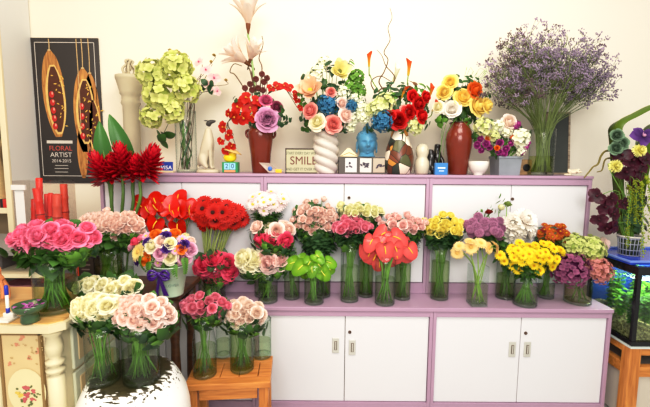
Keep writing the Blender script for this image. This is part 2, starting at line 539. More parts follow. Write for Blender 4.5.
def vase(name, label, c, r, h, water=.55, rt=None, square=False, mat=None, wmat=None, neck=None, group=None):
    """clear glass vase standing with its base centre at c"""
    root = empty(name, c, label, 'vase', group)
    rt = rt or r
    mat = mat or GL
    if square:
        prof = [(r*1.41, 0), (r*1.41, .004), (rt*1.41, h), (rt*1.41*.93, h), (rt*1.41*.93, h-.004)]
        n = 4; M = R(PI/4, 'Z')
    else:
        M = Matrix()
        if neck: prof = [(r*.9, 0), (r, .008), (r*1.02, h*.35), (r*.98, h*.6), (neck, h*.82), (neck, h*.9), (rt, h), (rt*.95, h-.001)]
        else: prof = [(r*.93, 0), (r, .006)]+[(r+(rt-r)*k/5, .006+(h-.006)*k/5) for k in range(1, 6)]+[(rt*.95, h), (rt*.95, h-.006)]
        n = 28
    g = G(); g.add(lathe(prof, n, cap=False), M)
    build('vessel', g, mat, root, smooth=not square)
    g = G(); k = 1.33 if square else .93
    g.add(lathe([(r*k*.9, .001), (r*k, .004), (r*k, .016), (r*k*.5, .018)], n), M)
    build('vase_base', g, GLBASE, root, smooth=not square)
    if water:
        g = G(); k = 1.30 if square else .94
        rr = lambda z: (r+(rt-r)*z/h)*k if not neck else r*k
        g.add(lathe([(r*k, .018), (rr(water*h*.5), water*h*.5), (rr(water*h), water*h)], n), M)
        build('water', g, wmat or WATER, root, smooth=False)
    return dict(c=V3(c), r=r, rt=rt, h=h, neck=neck)
def vase_px(name, label, px, ytop, ybot, w, z, **k):
    """vase whose front foot is seen at (px, ybot) on the surface at height z"""
    p = on_z(px, ybot, z)
    r = w/2*mpp(p)
    h = at(px, ytop, p.y).z - z
    if abs(z-.62) < .001 and p.y+2*r > 2.218 and p.x > -1.4 : p.y = 2.218-2*r
    return vase(name, label, (p.x*(p.y+r)/p.y, p.y+r, z), r, h, **k)

def stem_path(V, head, spread=.8):
    """points inside the vase: foot on the far side, mouth on the near side of the head"""
    c = V['c']; off = V3((head.x-c.x, head.y-c.y, 0))
    L = off.length
    u = off/L if L > 1e-4 else V3((rnd(-1, 1), rnd(-1, 1), 0)).normalized()
    a = rnd(-.5, .5); u = V3((u.x*math.cos(a)-u.y*math.sin(a), u.x*math.sin(a)+u.y*math.cos(a), 0))
    k = min(1, L/max(.02, V['r']*1.6))
    lim_b = V['r']*.84; lim_m = min(V['rt'], V['neck'] or 9)*.86
    ab = rnd(0, 2*PI); qb = math.sqrt(rnd(0, 1))
    b = V3((math.cos(ab), math.sin(ab), 0))*qb*lim_b*.75 - u*lim_b*.45*k
    if b.length > lim_b: b = b.normalized()*lim_b
    m = u*lim_m*k*rnd(.55, .95) + V3((rnd(-1, 1), rnd(-1, 1), 0))*lim_m*.28
    if m.length > lim_m: m = m.normalized()*lim_m
    b = c + b + V3((0, 0, .020))
    m = c + m + V3((0, 0, V['h']*(.98 if not V['neck'] else .86)))
    return [b, m]

def spread_points(n, x0, x1, y0, y1, low=-1.0, top=1.0):
    """n evenly scattered (u,v) in the unit disk, v up"""
    pts = []
    for _ in range(n):
        best, bd = None, -1
        for _k in range(40):
            while True:
                u, v = rnd(-1, 1), rnd(low, top)
                if u*u+v*v <= 1: break
            dd = min([(u-p[0])**2+(v-p[1])**2 for p in pts] or [9])
            if dd > bd: best, bd = (u, v), dd
        pts.append(best)
    return pts

def bunch(V, box_, n, rpx, kind, name, cat, label, group, mats, fol=None, depth=.75, low=-1.0, up=.45, stem_r=.0016, stem_mat=None, tips=None, Yc=None, vary=.12, alt=None, sq=.0, rough=1.0, face=None, coll=1.0):
    """n flowers over a dome whose outline is the given box in the picture plane through the vase axis"""
    x0, y0, x1, y1 = box_
    Yc = Yc if Yc else V['c'].y
    C = at((x0+x1)/2, (y0+y1)/2, Yc); s = mpp(C)
    R_ = rpx*s
    a = max(.004, (x1-x0)/2*s - R_*.85); c = max(.004, (y1-y0)/2*s - R_*.85)
    b = min(depth*a, .16)
    if kind in ('rose', 'tight') and coll: collar(V, box_, int((x1-x0)/5.0*coll), group, Yc)
    for i, (u, v) in enumerate(spread_points(n, x0, x1, y0, y1, low)):
        w = math.sqrt(max(0, 1-u*u-v*v))
        if sq: u = u*(1+sq*(1-abs(u)))
        nv = V3((u, -w*.8-.05, v)).normalized()
        head = C + V3((u*a, b*(.35-w), v*c)) + nv*rnd(-.55, .35)*R_*rough
        if head.z < 1.36 and head.x > -1.36: head.y = min(head.y, 2.212-R_*.75)
        lat = face if face is not None else (.35 if kind in ('gerbera', 'daisy') else .3 if kind == 'anthurium' else .6)
        d = V3((u*lat+rnd(-.12, .12), -w*.75-.35-(.5 if kind == 'anthurium' else 0), v*.5+up+rnd(-.1, .1)))
        kd, mt = kind, mats
        if alt and i in alt: kd, mt = alt[i]
        tip = None
        if kd == 'anthurium': tip = (tips or (lambda u, v: V3((u*.6+rnd(-.3, .3), 0, -1))))(u, v)
        flower(name, label, cat, group, kd, head, d, R_*rnd(1-vary, 1+vary), mt, stem_path(V, head), fol, stem_r, stem_mat, tip)

def collar(V, box_, n, what, Yc, mats=None, kinds=None, drop=10):
    """leaf sprigs hanging round the lower front of a bunch"""
    x0, y0, x1, y1 = box_
    s = mpp((V['c'].x, Yc, V['c'].z)); b = min(.7*(x1-x0)/2*s, .13)
    for i in range(n):
        u = -1+2*(i+.5)/n + rnd(-.12, .12); w = math.sqrt(max(0, 1-u*u))
        hd = at((x0+x1)/2+u*(x1-x0)/2*.84, y1-3-5*(1-w)+rnd(0, drop)*(.3+.7*w), Yc+b*(.30-w*.62))
        if hd.z < 1.36 and hd.x > -1.36: hd.y = min(hd.y, 2.19)
        base = V['c']+V3((0, 0, .02))
        root = empty('rose_leaf_sprig', base, 'green leaf sprig hanging under the '+what, 'leaf', 'leaf sprigs under the '+what)
        m_ = (mats or (LEAF, LEAFD, LEAF, LEAFL))[i % 4 if not mats else i % len(mats)]
        fk, fg = (('broadfol', BROADF), ('rosefol', ROSEF))[i % 2]
        q = frame((u*1.0+rnd(-.2, .2), -.45*w-.15, rnd(-.9, -.1)), None, rnd(0, 6))
        put('foliage', proto(fk+str(i % 3), (lambda fg=fg, k=i % 3: fg(k)), m_), root, hd-base, q, rnd(.55, .85))
        mouth = V['c']+V3((u*V['rt']*.6, -w*V['rt']*.6, V['h']))
        g = G(); g.add(tube(curve([(0, 0, 0), mouth-base, hd-base], 4), .0016, 4)); build('stem', g, STEM, root)

RF = [(.80, 'rosefol', ROSEF, LEAF, .85), (.68, 'broadfol', BROADF, LEAF, .72), (.56, 'rosefol', ROSEF, LEAFD, 1.05)]
RF2 = [(.84, 'rosefol', ROSEF, LEAF, .8), (.66, 'rosefol', ROSEF, LEAF, .9)]
CF = [(.74, 'thinfol', THINF, LEAFD, 1.0), (.62, 'thinfol', THINF, LEAF, 1.1)]
BF = [(.72, 'broadfol', BROADF, LEAF, 1.0)]
# ================================================================== LIGHT
W = bpy.data.worlds.new('world'); sc.world = W; W.use_nodes = True
bg = W.node_tree.nodes['Background']; bg.inputs[0].default_value = srgb((255, 250, 242)); bg.inputs[1].default_value = 0.6
def area(name, loc, target, sx, sy, power, c):
    l = bpy.data.lights.new(name, 'AREA'); l.shape = 'RECTANGLE'; l.size = sx; l.size_y = sy; l.energy = power; l.color = srgb(c)[:3]
    o = bpy.data.objects.new(name, l); COL.objects.link(o); o.location = loc
    o.rotation_mode = 'QUATERNION'; o.rotation_quaternion = (V3(target)-V3(loc)).to_track_quat('-Z', 'Y')
area('ceiling_and_fill_light', (0.5, 0.75, 2.95), (0.4, 1.9, .6), 1.3, .8, 38, (255, 248, 238))
area('ceiling_and_fill_light', (-1.5, 0.4, 2.95), (-1.0, 1.9, .6), 1.0, .7, 18, (255, 226, 186))
area('ceiling_and_fill_light', (0.1, -1.1, 2.3), (0.2, 2.2, .7), 1.8, 1.0, 60, (255, 250, 244))  # front fill added behind the camera to brighten stems and vases
sc.view_settings.view_transform = 'Standard'
sc.view_settings.look = 'None'
sc.view_settings.exposure = 0.06
sc.view_settings.use_curve_mapping = True
cv_ = sc.view_settings.curve_mapping
for x_, y_ in ((.20, .165), (.70, .755)): cv_.curves[3].points.new(x_, y_)
cv_.update()
sc.cycles.transparent_max_bounces = 24
sc.cycles.max_bounces = 10
sc.cycles.use_denoising = True
sc.cycles.sample_clamp_indirect = 4

# ================================================================== SETTING
ZC, ZT = 0.62, 1.335
YF, YB, YW = 2.0, 2.225, 2.66
M_WALL = plain('warm white wall paint', (240, 233, 216), .85, 0, .02, 3)
M_FLOOR = plain('pale grey floor tile', (186, 184, 178), .4, 0, .05, 6)
M_LAV = plain('lavender lacquered steel', (178, 150, 173), .42, 0, .05, 9)
M_LAVD = plain('lavender shadowed steel', (160, 126, 156), .5, 0, .04, 9)
M_DOOR = plain('white lacquered door', (222, 222, 226), .4, 0, .012, 4)
M_STEEL = plain('brushed handle steel', (206, 206, 200), .35, .3, .05, 30)
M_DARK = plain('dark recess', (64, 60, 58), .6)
M_WHITE = plain('white ceramic', (226, 222, 212), .3, 0, .03, 10)
M_CREAMW = plain('cream shelf wood', (236, 224, 192), .6, 0, .05, 8)
M_BLACK = plain('black plastic', (30, 28, 30), .4, 0, .1, 20)

def structure(o): o['kind'] = 'structure'; return o
g = G(); g.add(box2(-2.9, 3.1, YW, YW+.1, 0, 3.0)); structure(build('wall_back', g, M_WALL, smooth=False))
g = G(); g.add(box2(-2.9, 3.1, -1.5, YW, -.06, 0)); structure(build('floor', g, M_FLOOR, smooth=False))

# ---- bookcase on the left
XB = at(36, 120, YW-.01).x
YBK = 2.40
bk = empty('bookcase', (XB-.25, 2.52, 0), 'tall cream open bookcase at left edge with pale grey side panel', 'bookcase')
o = bk.location
def local(bx, root): return [(V3(p)-root.location) for p in bx[0]], bx[1]
def lpart(name, root, mats, *boxes, smooth=False):
    g = G()
    for b in boxes: g.add(local(b, root))
    return build(name, g, mats, root, smooth=smooth)
M_SIDE = plain('pale grey side panel', (226, 226, 222), .6, 0, .02, 4)
lpart('side_panel', bk, M_SIDE, box2(XB-.018, XB, YBK+.012, YW-.005, 0, 2.9))
lpart('front_edge', bk, M_CREAMW, box2(XB-.035, XB+.001, YBK-.006, YBK+.0115, 0, 2.9, .003))
lpart('back_panel', bk, plain('dark bookcase back', (150, 128, 98), .7), box2(XB-.6, XB-.02, YW-.02, YW-.006, 0, 2.9))
for yy in (40, 113, 208, 268):
    zz = at(4, yy, YBK).z
    lpart('shelf', bk, M_CREAMW, box2(XB-.6, XB-.02, YBK, YW-.021, zz-.035, zz))
def shelf_z(yy): return at(4, yy, YBK).z
# things on the bookcase
t = empty('storage_tin', at(0, 112, 2.46), 'gold patterned tin on the upper bookcase shelf', 'tin'); t.location.z = shelf_z(113)
g = G(); g.add(lathe([(.055, 0), (.055, .20), (.05, .205)], 20)); build('tin_body', g, plain('gold leaf pattern', (150, 118, 48), .4, .4, .6, 60), t)
g = G(); g.add(lathe([(.057, .2), (.057, .235), (.02, .245), (.01, .26)], 20)); build('lid', g, plain('gold lid', (176, 140, 66), .35, .5, .2, 30), t)
p = at(1, 200, 2.46)
t = empty('straw_doll', (p.x-.02, 2.46, shelf_z(208)), 'beige draped straw doll on the middle bookcase shelf', 'doll')
M_STRAW = plain('beige straw', (206, 180, 130), .8, 0, .25, 50)
g = G(); g.add(lathe([(.07, 0), (.072, .05), (.055, .2), (.035, .32), (.04, .38), (.055, .42), (.03, .45)], 18, wob=lambda a, z: 1+.07*math.sin(9*a+6*z))); build('dress', g, M_STRAW, t)
g = G(); g.add(sphere(.035, 12, 9), T(0, 0, .485)); build('head', g, M_STRAW, t)
g = G(); g.add(lathe([(.075, .50), (.04, .51), (.035, .53), (.01, .54)], 16)); build('hat', g, plain('straw hat', (180, 146, 88), .8, 0, .2, 60), t)
p = at(8, 196, 2.43)
t = empty('bottle', (p.x+.0, 2.47, shelf_z(208)), 'dark glass bottle with orange label beside the straw doll', 'bottle')
g = G(); g.add(lathe([(.022, 0), (.024, .01), (.024, .13), (.011, .17), (.011, .21)], 16)); build('bottle_body', g, plain('dark brown glass', (40, 30, 24), .15), t)
g = G(); g.add(lathe([(.0247, .03), (.0247, .11)], 16, cap=False)); build('bottle_label', g, plain('orange label', (226, 140, 66), .6), t)
p = at(3, 206, 2.42)
t = empty('gift_box', (p.x, 2.43, shelf_z(208)), 'small red box with dark ribbon on the bookcase shelf', 'box')
g = G(); g.add(box(0, 0, .028, .07, .04, .055, .004)); build('carton', g, plain('red paper', (206, 44, 34), .5), t)
g = G(); g.add(box(.0, 0, .028, .018, .0415, .0565, .001)); build('ribbon', g, M_BLACK, t)
p = at(5, 262, 2.44)
t = empty('storage_box', (p.x-.05, 2.47, shelf_z(268)), 'dark grey storage box on the lowest visible bookcase shelf', 'box')
g = G(); g.add(box(0, 0, .09, .2, .12, .18, .006)); build('carton', g, plain('charcoal card', (62, 60, 62), .7), t)
g = G(); g.add(box(0, 0, .185, .206, .126, .03, .004)); build('lid', g, plain('grey card lid', (92, 88, 90), .7), t)

# ---- poster
pw = YW-.006
PL, PR = at(35, 110, pw).x, at(102, 110, pw).x
PTz, PBz = at(67, 38, pw).z, at(70, 183, pw).z
pc = V3(((PL+PR)/2, pw, (PTz+PBz)/2)); PW, PH = PR-PL, PTz-PBz
po = empty('floral_poster', pc, 'dark framed poster of two hanging seed pods reading FLORAL ARTIST', 'poster')
g = G(); g.add(box(0, 0, 0, PW, .006, PH, .001)); build('poster_board', g, plain('charcoal print', (56, 50, 48), .5, 0, .08, 6), po)
M_INK = plain('pale print line', (214, 208, 200), .7)
g = G()
for a in (box(0, -.0036, PH/2-.03, PW-.06, .0008, .004), box(0, -.0036, -PH/2+.05, PW-.06, .0008, .004), box(-PW/2+.03, -.0036, .01, .004, .0008, PH-.08), box(PW/2-.03, -.0036, .01, .004, .0008, PH-.08)): g.add(a)
build('border_line', g, M_INK, po, smooth=False)
def text(body, size, parent, loc, mat, rot=(PI/2, 0, 0), name='lettering', sx=1.0, ext=.0004, align='CENTER'):
    cu = bpy.data.curves.new('txt', 'FONT'); cu.body = body; cu.size = size; cu.align_x = align; cu.align_y = 'CENTER'; cu.extrude = ext
    ob = bpy.data.objects.new('txt', cu); COL.objects.link(ob)
    bpy.context.view_layer.update()
    me = bpy.data.meshes.new_from_object(ob.evaluated_get(bpy.context.evaluated_depsgraph_get()))
    bpy.data.objects.remove(ob)
    me.materials.clear(); me.materials.append(mat)
    o = put(name, me, parent, loc); o.rotation_euler = rot; o.scale = (sx, 1, 1)
    return o
def pz(px, py):
    q = at(px, py, pw); return q.x-pc.x, q.z-pc.z
M_RED_INK = plain('coral print ink', (206, 90, 78), .7)
s1 = mpp(pc)
for body, px, py, sz, mt, w in (('FLORAL', 61, 148.5, 6.6, M_RED_INK, 1.0), ('ARTIST', 61.5, 155, 6.6, M_INK, 1.05), ('2014-2015', 62, 161, 4.6, M_INK, 1.0)):
    x, z = pz(px, py); text(body, sz*s1, po, (x, -.0036, z), mt, sx=w)
g = G()
x, z = pz(60, 142); g.add(strip(26*s1, 1.5*s1, 0, 0, 0, 4, 1, wf=lambda t: 1), T(x-13*s1, -.0036, z) @ R(PI/2, 'X'))
for py, w in ((165.5, 13), (168.5, 14), (172, 13)):
    x, z = pz(62, py); g.add(box(x, -.0036, z, w*s1, .0008, .5*s1))
build('print_banner', g, M_INK, po, smooth=False)
M_POD = wood('seed pod husk', (140, 84, 34), (214, 160, 86), 8, .6, 'Z')
M_PODL = plain('pale pod lining', (226, 190, 118), .6, 0, .2, 30)
M_SEED = plain('red seed', (196, 38, 34), .4, 0, .1)
M_GOLDP = P0 = plain('gold leaf print', (236, 190, 84), .5, 0, .3, 60)
def pod(cx, y0, y1, w, lean, h0, h1, seeds):
    """flat printed pod with an open hollow showing red seeds and golden scraps"""
    x, zt = pz(cx, y0); _, zb = pz(cx, y1)
    L = zt-zb
    M = T(x, -.004, zt) @ R(lean, 'Y') @ R(PI/2, 'Y') @ R(PI/2, 'X')
    up = lambda k: T(0, -.0005*k, 0) @ M
    f = lambda t: math.sin(PI*min(1, .02+.95*t**.8))**.6*(.8+.2*t)
    hw = w*s1/2
    g = G(); g.add(strip(L, hw, 0, 0, 0, 16, 2, wf=f), M); build('pod_print', g, M_POD, po, smooth=False)
    rr = random.Random(int(cx))
    if h1 > h0:
        g = G(); g.add(strip(L*(h1-h0), hw*.78, 0, 0, 0, 12, 2, wf=lambda t: math.sin(PI*min(1, .03+.94*t))**.6), up(1) @ T(L*h0, hw*.1, 0)); build('pod_lining', g, M_PODL, po, smooth=False)
        g = G(); g.add(strip(L*(h1-h0)*.94, hw*.60, 0, 0, 0, 12, 2, wf=lambda t: math.sin(PI*min(1, .03+.94*t))**.6), up(2) @ T(L*(h0+.02), hw*.12, 0)); build('pod_hollow', g, plain('dark pod hollow', (92, 46, 26), .7, 0, .3, 40), po, smooth=False)
        g = G()
        for k in range(22):
            q = h0+(h1-h0)*rr.uniform(.1, .92)
            g.add(strip(rr.uniform(2, 4)*s1, .6*s1, 0, 0, 0, 2, 1), up(3) @ T(L*q, hw*rr.uniform(.0, .95), 0) @ R(rr.uniform(0, 6), 'Z'))
        build('gold_scrap_print', g, M_GOLDP, po, smooth=False)
    for k in range(seeds):
        q = h0+(h1-h0)*(.42+.46*k/max(1, seeds-1))
        v = [(math.cos(a)*3.3*s1, math.sin(a)*2.5*s1, 0) for a in [2*PI*i/14 for i in range(14)]]
        gg = G(); gg.add((v, [tuple(range(14))]), up(4) @ T(L*q, -hw*.18, 0)); build('seed_print', gg, M_SEED, po, smooth=False)
        gg = G(); gg.add((v, [tuple(range(14))]), up(4.4) @ T(L*q-1.2*s1, -hw*.12, 0) @ S(.45, .3, 1)); build('seed_highlight', gg, plain('pale seed sheen', (240, 170, 150), .5), po, smooth=False)
    x2, z2 = pz(cx, 39); g = G(); g.add(tube(curve([(x, -.004, zt-.004), (x+.003, -.005, (zt+z2)/2), (x, -.004, z2)], 4), .0035, 5)); g.add(sphere(.008, 8, 6, 1.6, .4, .8), T(x, -.005, zt+.004)); build('rope_print', g, plain('twine', (206, 178, 130), .8, 0, .3, 80), po)
pod(49.5, 51, 137, 25, -.05, .16, .97, 5)
pod(83, 69, 152, 24, .02, .12, .90, 4)
pod(90, 74, 160, 17, -.02, .3, .92, 0)
pod(81.5, 128, 178, 12, 0, 0, 0, 0)

# ================================================================== CABINETS
def handle(root, x, y, z):
    h = lpart('handle', root, M_STEEL, box2(x-.019, x+.019, y-.005, y+.001, z-.042, z+.042, .004)); h['label'] = 'recessed steel finger pull'
    lpart('handle_recess', h, M_DARK, *[]) if False else None
    g = G(); g.add(box2(x-.011, x+.011, y-.0062, y-.0045, z-.030, z+.030, .001)); g.v = [p-root.location for p in g.v]
    r = build('finger_slot', g, M_DARK, h, smooth=False)
    g = G(); g.add(box2(x-.004, x+.004, y-.0085, y-.0055, z-.026, z+.026, .001)); g.v = [p-root.location for p in g.v]
    build('finger_bar', g, M_STEEL, h, smooth=False)
def lock(root, x, y, z):
    g = G(); g.add(lathe([(.008, 0), (.008, .004), (.003, .004), (.003, .002)], 16), T(x-root.location.x, y-root.location.y, z-root.location.z) @ R(PI/2, 'X'))
    build('lock', g, plain('bronze lock', (104, 82, 70), .35, .6), root)
def cabinet(x0, x1, yf, yb, z0, z1, label, group, split, door_z0, door_z1, hs=()):
    root = empty('sliding_door_cabinet', ((x0+x1)/2, (yf+yb)/2, z0), label, 'cabinet', group)
    t = .018
    z1 = z1-.001
    lpart('cabinet_frame', root, M_LAV,
          box2(x0, x0+t, yf, yb, z0, z1, .002), box2(x1-t, x1, yf, yb, z0, z1, .002),
          box2(x0+t, x1-t, yf+.002, yb, door_z1, z1), box2(x0+t, x1-t, yf+.002, yb, z0, door_z0), box2(x0+t, x1-t, yb-.012, yb, door_z0, door_z1))
    ds = []
    for i, (a, b, off) in enumerate(((x0+t+.002, split, .018), (split+.003, x1-t-.002, .010))):
        off = .012
        d = lpart('sliding_door', root, M_DOOR, box2(a, b, yf+off, yf+off+.016, door_z0+.003, door_z1-.003, .003))
        ds.append(d)
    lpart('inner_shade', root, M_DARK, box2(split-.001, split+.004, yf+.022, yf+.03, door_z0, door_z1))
    return root, ds
def dhandle(root, d, px, py, y):
    p = at(px, py, y); q = G()
    x, z = p.x-root.location.x, p.z-root.location.z; yy = y-root.location.y
    g = G(); g.add(box(x, yy-.003, z, .038, .006, .088, .004)); h = build('handle', g, M_STEEL, d, smooth=False)
    h['label'] = 'recessed steel finger pull'
    g = G(); g.add(box(x, yy-.0065, z, .015, .002, .052, .001)); g.add(box(x, yy-.008, z, .006, .004, .046, .001), mi=1)
    build('finger_slot', g, [plain('brown slot shade', (110, 96, 84), .5), M_STEEL], d, smooth=False)
def dlock(root, d, px, py, y):
    p = at(px, py, y)
    g = G(); g.add(lathe([(.009, -.002), (.009, .004), (.004, .004), (.004, .002)], 16), T(p.x-root.location.x, y-root.location.y, p.z-root.location.z) @ R(PI/2, 'X'))
    build('lock', g, plain('bronze lock', (104, 82, 70), .35, .6), d)
XL = [at(76.5, 312, YF).x, at(254.5, 313, YF).x, at(433.5, 315, YF).x, at(612.5, 317, YF).x]
zd1 = at(430, 317, YF).z; zd0 = at(430, 403.5, YF).z
GRP = 'lavender cabinets with white sliding doors'
lows = []
for i, (lab, sp) in enumerate((('lower lavender cabinet hidden behind the flower stands and painted dresser', 165), ('lower lavender cabinet with white doors beside the wooden stool', 344.5), ('lower lavender cabinet with white doors beside the aquarium stand', 520))):
    r_, d_ = cabinet(XL[i]+.0005, XL[i+1]-.0005, YF, YW-.01, 0, ZC-.022, lab, GRP, at(sp, 360, YF).x, zd0, zd1)
    lows.append((r_, d_))
for k, side, px, py in ((1, 0, 335.7, 345), (1, 1, 352.2, 347), (2, 0, 512, 349), (2, 1, 527, 349)): dhandle(lows[k][0], lows[k][1][side], px, py, YF+.012)
for k, px, py in ((1, 349.8, 332), (2, 525.6, 333)): dlock(lows[k][0], lows[k][1][1], px, py, YF+.012)
g = G(); g.add(box2(XL[0], XL[3]+.003, YF-.006, YW-.01, ZC-.022, ZC, .003))
tag(build('cabinet_worktop', g, M_LAV, smooth=False), 'long lavender ledge carrying the vases on the lower cabinets', 'worktop')
XU = [at(102, 230, YB).x, at(264, 230, YB).x, at(428, 230, YB).x, at(588.6, 230, YB).x]
zu1 = at(430, 184.2, YB).z; zu0 = at(430, 283.5, YB).z
ups = []
for i, (lab, sp) in enumerate((('upper lavender cabinet with white doors behind the red anthuriums', 182), ('upper lavender cabinet with white doors behind the pink spray roses', 343.5), ('upper lavender cabinet with white doors behind the yellow flowers', 510))):
    r_, d_ = cabinet(XU[i]+.0005, XU[i+1]-.0005, YB, YW-.01, ZC+.001, ZT-.016, lab, GRP, at(sp, 230, YB).x, zu0, zu1)
    ups.append((r_, d_))
for k, px, py in ((1, 349, 197.7), (2, 512.4, 199)): dlock(ups[k][0], ups[k][1][1], px, py, YB+.012)
g = G(); g.add(box2(XU[0], XU[3]+.003, YB-.006, YW-.01, ZT-.016, ZT, .003))
tag(build('display_board', g, M_LAV, smooth=False), 'lavender top board of the upper cabinets under the ornaments', 'top board')

# ================================================================== FLOWERS ON THE LOWER COUNTER
P = petal
pink_pale = P('pale blush petals', (246, 204, 188), (253, 234, 226), .05)
pink_pale2 = P('cool blush petals', (246, 190, 186), (253, 226, 220), .05)
pink_mid = P('rose pink petals', (230, 98, 134), (248, 168, 188), .08)
pink_deep = P('deep pink petals', (214, 56, 104), (236, 108, 148), .12)
pink_hot = P('hot pink petals', (226, 34, 84), (250, 100, 138), .06)
pink_big = P('bubblegum pink petals', (220, 66, 118), (250, 150, 182), .08)
cream = P('cream petals', (244, 236, 168), (253, 249, 226), .03)
creamg = P('greenish cream petals', (232, 230, 156), (250, 248, 216), .04)
peach = P('peach petals', (252, 224, 206), (254, 240, 230), .04)
red_an = P('scarlet waxy spathe', (196, 18, 8), (206, 28, 14), .18, .22, .05)
coral_an = P('coral waxy spathe', (232, 112, 106), (212, 78, 76), .10, .22, .05)  # darker edge colour paints in the shading along the spathe outline
green_an = P('lime waxy spathe', (150, 190, 50), (96, 150, 30), .14, .22, .08)  # edge darkened likewise, outline shading put into the colour
spad_y = P('yellow spadix', (246, 206, 60), (240, 180, 30), .06, .5, 0)
spad_g = P('pale spadix', (236, 226, 120), (214, 214, 70), .06, .5, 0)
red_ger = P('scarlet gerbera petals', (180, 14, 10), (216, 32, 18), .14)
blackd = P('dark flower disc', (44, 18, 14), (90, 28, 20), .2, .7, 0)
yellow = P('bright yellow petals', (240, 204, 14), (252, 228, 46), .08)
yellow_r = P('lemon spray petals', (246, 226, 80), (254, 244, 150), .05)
gold_d = P('golden disc', (214, 160, 20), (190, 130, 10), .1, .8, 0)
lime_d = P('lime disc', (196, 196, 60), (216, 206, 90), .1, .8, 0)
mauve = P('mauve pompon petals', (120, 58, 94), (204, 146, 180), .10)
peach_g = P('apricot gerbera petals', (246, 206, 130), (252, 226, 166), .07)
apr_d = P('apricot disc', (214, 170, 90), (226, 190, 110), .1, .8, 0)
white_m = P('white mum petals', (248, 236, 226), (254, 252, 244), .02)
white_p = P('blush white petals', (236, 206, 210), (250, 238, 236), .05)
rust = P('rust petals', (150, 56, 14), (206, 104, 34), .16)
rustd = P('dark red petals', (110, 22, 18), (160, 40, 30), .16)
hyd_g = P('lime hydrangea petals', (176, 196, 96), (222, 226, 156), .08)
hyd_p = P('plum hydrangea petals', (92, 28, 74), (170, 96, 136), .14)
hyd_k = P('antique pink hydrangea petals', (176, 110, 90), (218, 152, 150), .12)
purple = P('violet petals', (70, 28, 120), (104, 60, 160), .12)
orange = P('orange petals', (236, 106, 20), (250, 150, 50), .1)
lilacp = P('lilac petals', (222, 150, 190), (240, 196, 216), .08)

CV = lambda nm, lab, *a, **k: vase_px(nm, lab, *a, ZC, **k)
# back row
V = vase('glass_vase', 'tall clear vase of red torch gingers, standing behind the blush spray roses', (at(122, 280, 2.14).x, 2.15, ZC), .06, .30)
GV = V
leafm = P('banana leaf green', (46, 96, 40), (74, 126, 56), .1, .3, .1)
gin = P('crimson ginger bracts', (150, 4, 20), (226, 24, 48), .12, .3, .1)
for (px, py, rpx, dx) in ((101, 168, 25, -.35), (113, 168, 22, .2), (121, 160, 25, .05), (134, 168, 20, .2), (149, 162, 27, .55)):
    hd = at(px, py, 2.03+.02*(px % 3)); s = mpp(hd)
    flower('torch_ginger', 'crimson torch ginger standing in the tall vase left of the cabinets', 'flower', 'red torch gingers', 'ginger', hd, V3((dx, -.15, 1)), rpx*s*.92, gin, stem_path(V, hd)+[V3((hd.x-dx*.12, hd.y+.01, hd.z-.22))], None, .009, STEMD, None)
for (bx, by, tx_, ty, hw_, Yl, lab) in ((108, 178, 99, 121, 8, 2.10, 'upright dark green leaf at the left of the red gingers'), (134, 172, 109, 114, 8.5, 2.14, 'pointed dark green leaf leaning left above the red gingers')):
    q = at(bx, by, Yl); tp_ = at(tx_, ty, Yl-.03); s = mpp(q)
    root = empty('ginger_leaf', (V['c'].x+rnd(-.02, .02), V['c'].y, ZC+.02), lab, 'leaf', 'leaves of the red gingers')
    L = (tp_-q).length; dd = (tp_-q).normalized(); nrm = V3((.35, -1, .1)); yv = nrm.cross(dd).normalized(); zv = dd.cross(yv)
    Mx = Matrix((dd, yv, zv)).transposed().to_4x4()
    g = G(); g.add(strip(L, hw_*s, .15, -.3, .35, 10, 2, wf=lambda t: math.sin(PI*min(1, .03+.96*t**.9))**.8), Matrix.Translation(q-root.location) @ Mx); build('blade', g, leafm, root)
    g = G(); g.add(tube(curve([(0, 0, 0), (q-root.location)*.5, q-root.location, q-root.location+dd*L*.5+zv*.012], 3), [.006]*9+[.001], 5)); build('stem', g, STEMD, root)

V = vase('glass_vase', 'vase of red anthuriums behind the mixed bouquet bucket', (at(168, 290, 2.12).x, 2.13, ZC), .062, .22)
bunch(V, (126, 190, 206, 237), 16, 11.8, 'anthurium', 'anthurium', 'flower', 'glossy scarlet anthurium in the bunch above the mixed bouquet', 'scarlet anthuriums', [red_an, spad_y], None, up=.1, stem_r=.003,
      tips=lambda u, v: V3((-.25+.5*u+rnd(-.25, .25), -.1, rnd(.6, 1) if v > -.3 else rnd(-.6, .6))), depth=.5, vary=.15)
V = CV('glass_vase', 'vase of red gerberas behind the hot pink roses', 218, 254, 293, 24, water=.5)
bunch(V, (184, 194, 250, 233), 30, 8.6, 'gerbera', 'gerbera', 'flower', 'scarlet gerbera with dark eye right of the red anthuriums', 'scarlet gerberas', [red_ger, blackd], None, up=.25, stem_r=.003, depth=.7,
      stem_mat=plain('pale gerbera stem', (150, 166, 92), .5, 0, .15, 30))
V = vase('glass_vase', 'vase of white daisy mums at the back between the upper cabinet doors', (at(262, 290, 2.16).x, 2.165, ZC), .045, .24)
bunch(V, (244, 188, 292, 218), 24, 6.2, 'daisy', 'chrysanthemum', 'flower', 'small white and blush daisy mum in the back bunch above hot pink roses', 'white daisy mums', [white_p, lime_d], CF, up=.5)
V = vase('glass_vase', 'vase of mixed hot pink and blush roses behind cream pink roses', (at(292, 290, 2.14).x, 2.13, ZC), .045, .24)
bunch(V, (247, 219, 297, 239), 8, 7.6, 'rose', 'rose', 'flower', 'blush and cream rose behind the row of hot pink roses', 'blush roses behind hot pink ones', pink_pale, RF2, up=.4, coll=0, alt={1: ('rose', cream), 3: ('rose', cream), 5: ('rose', cream)})
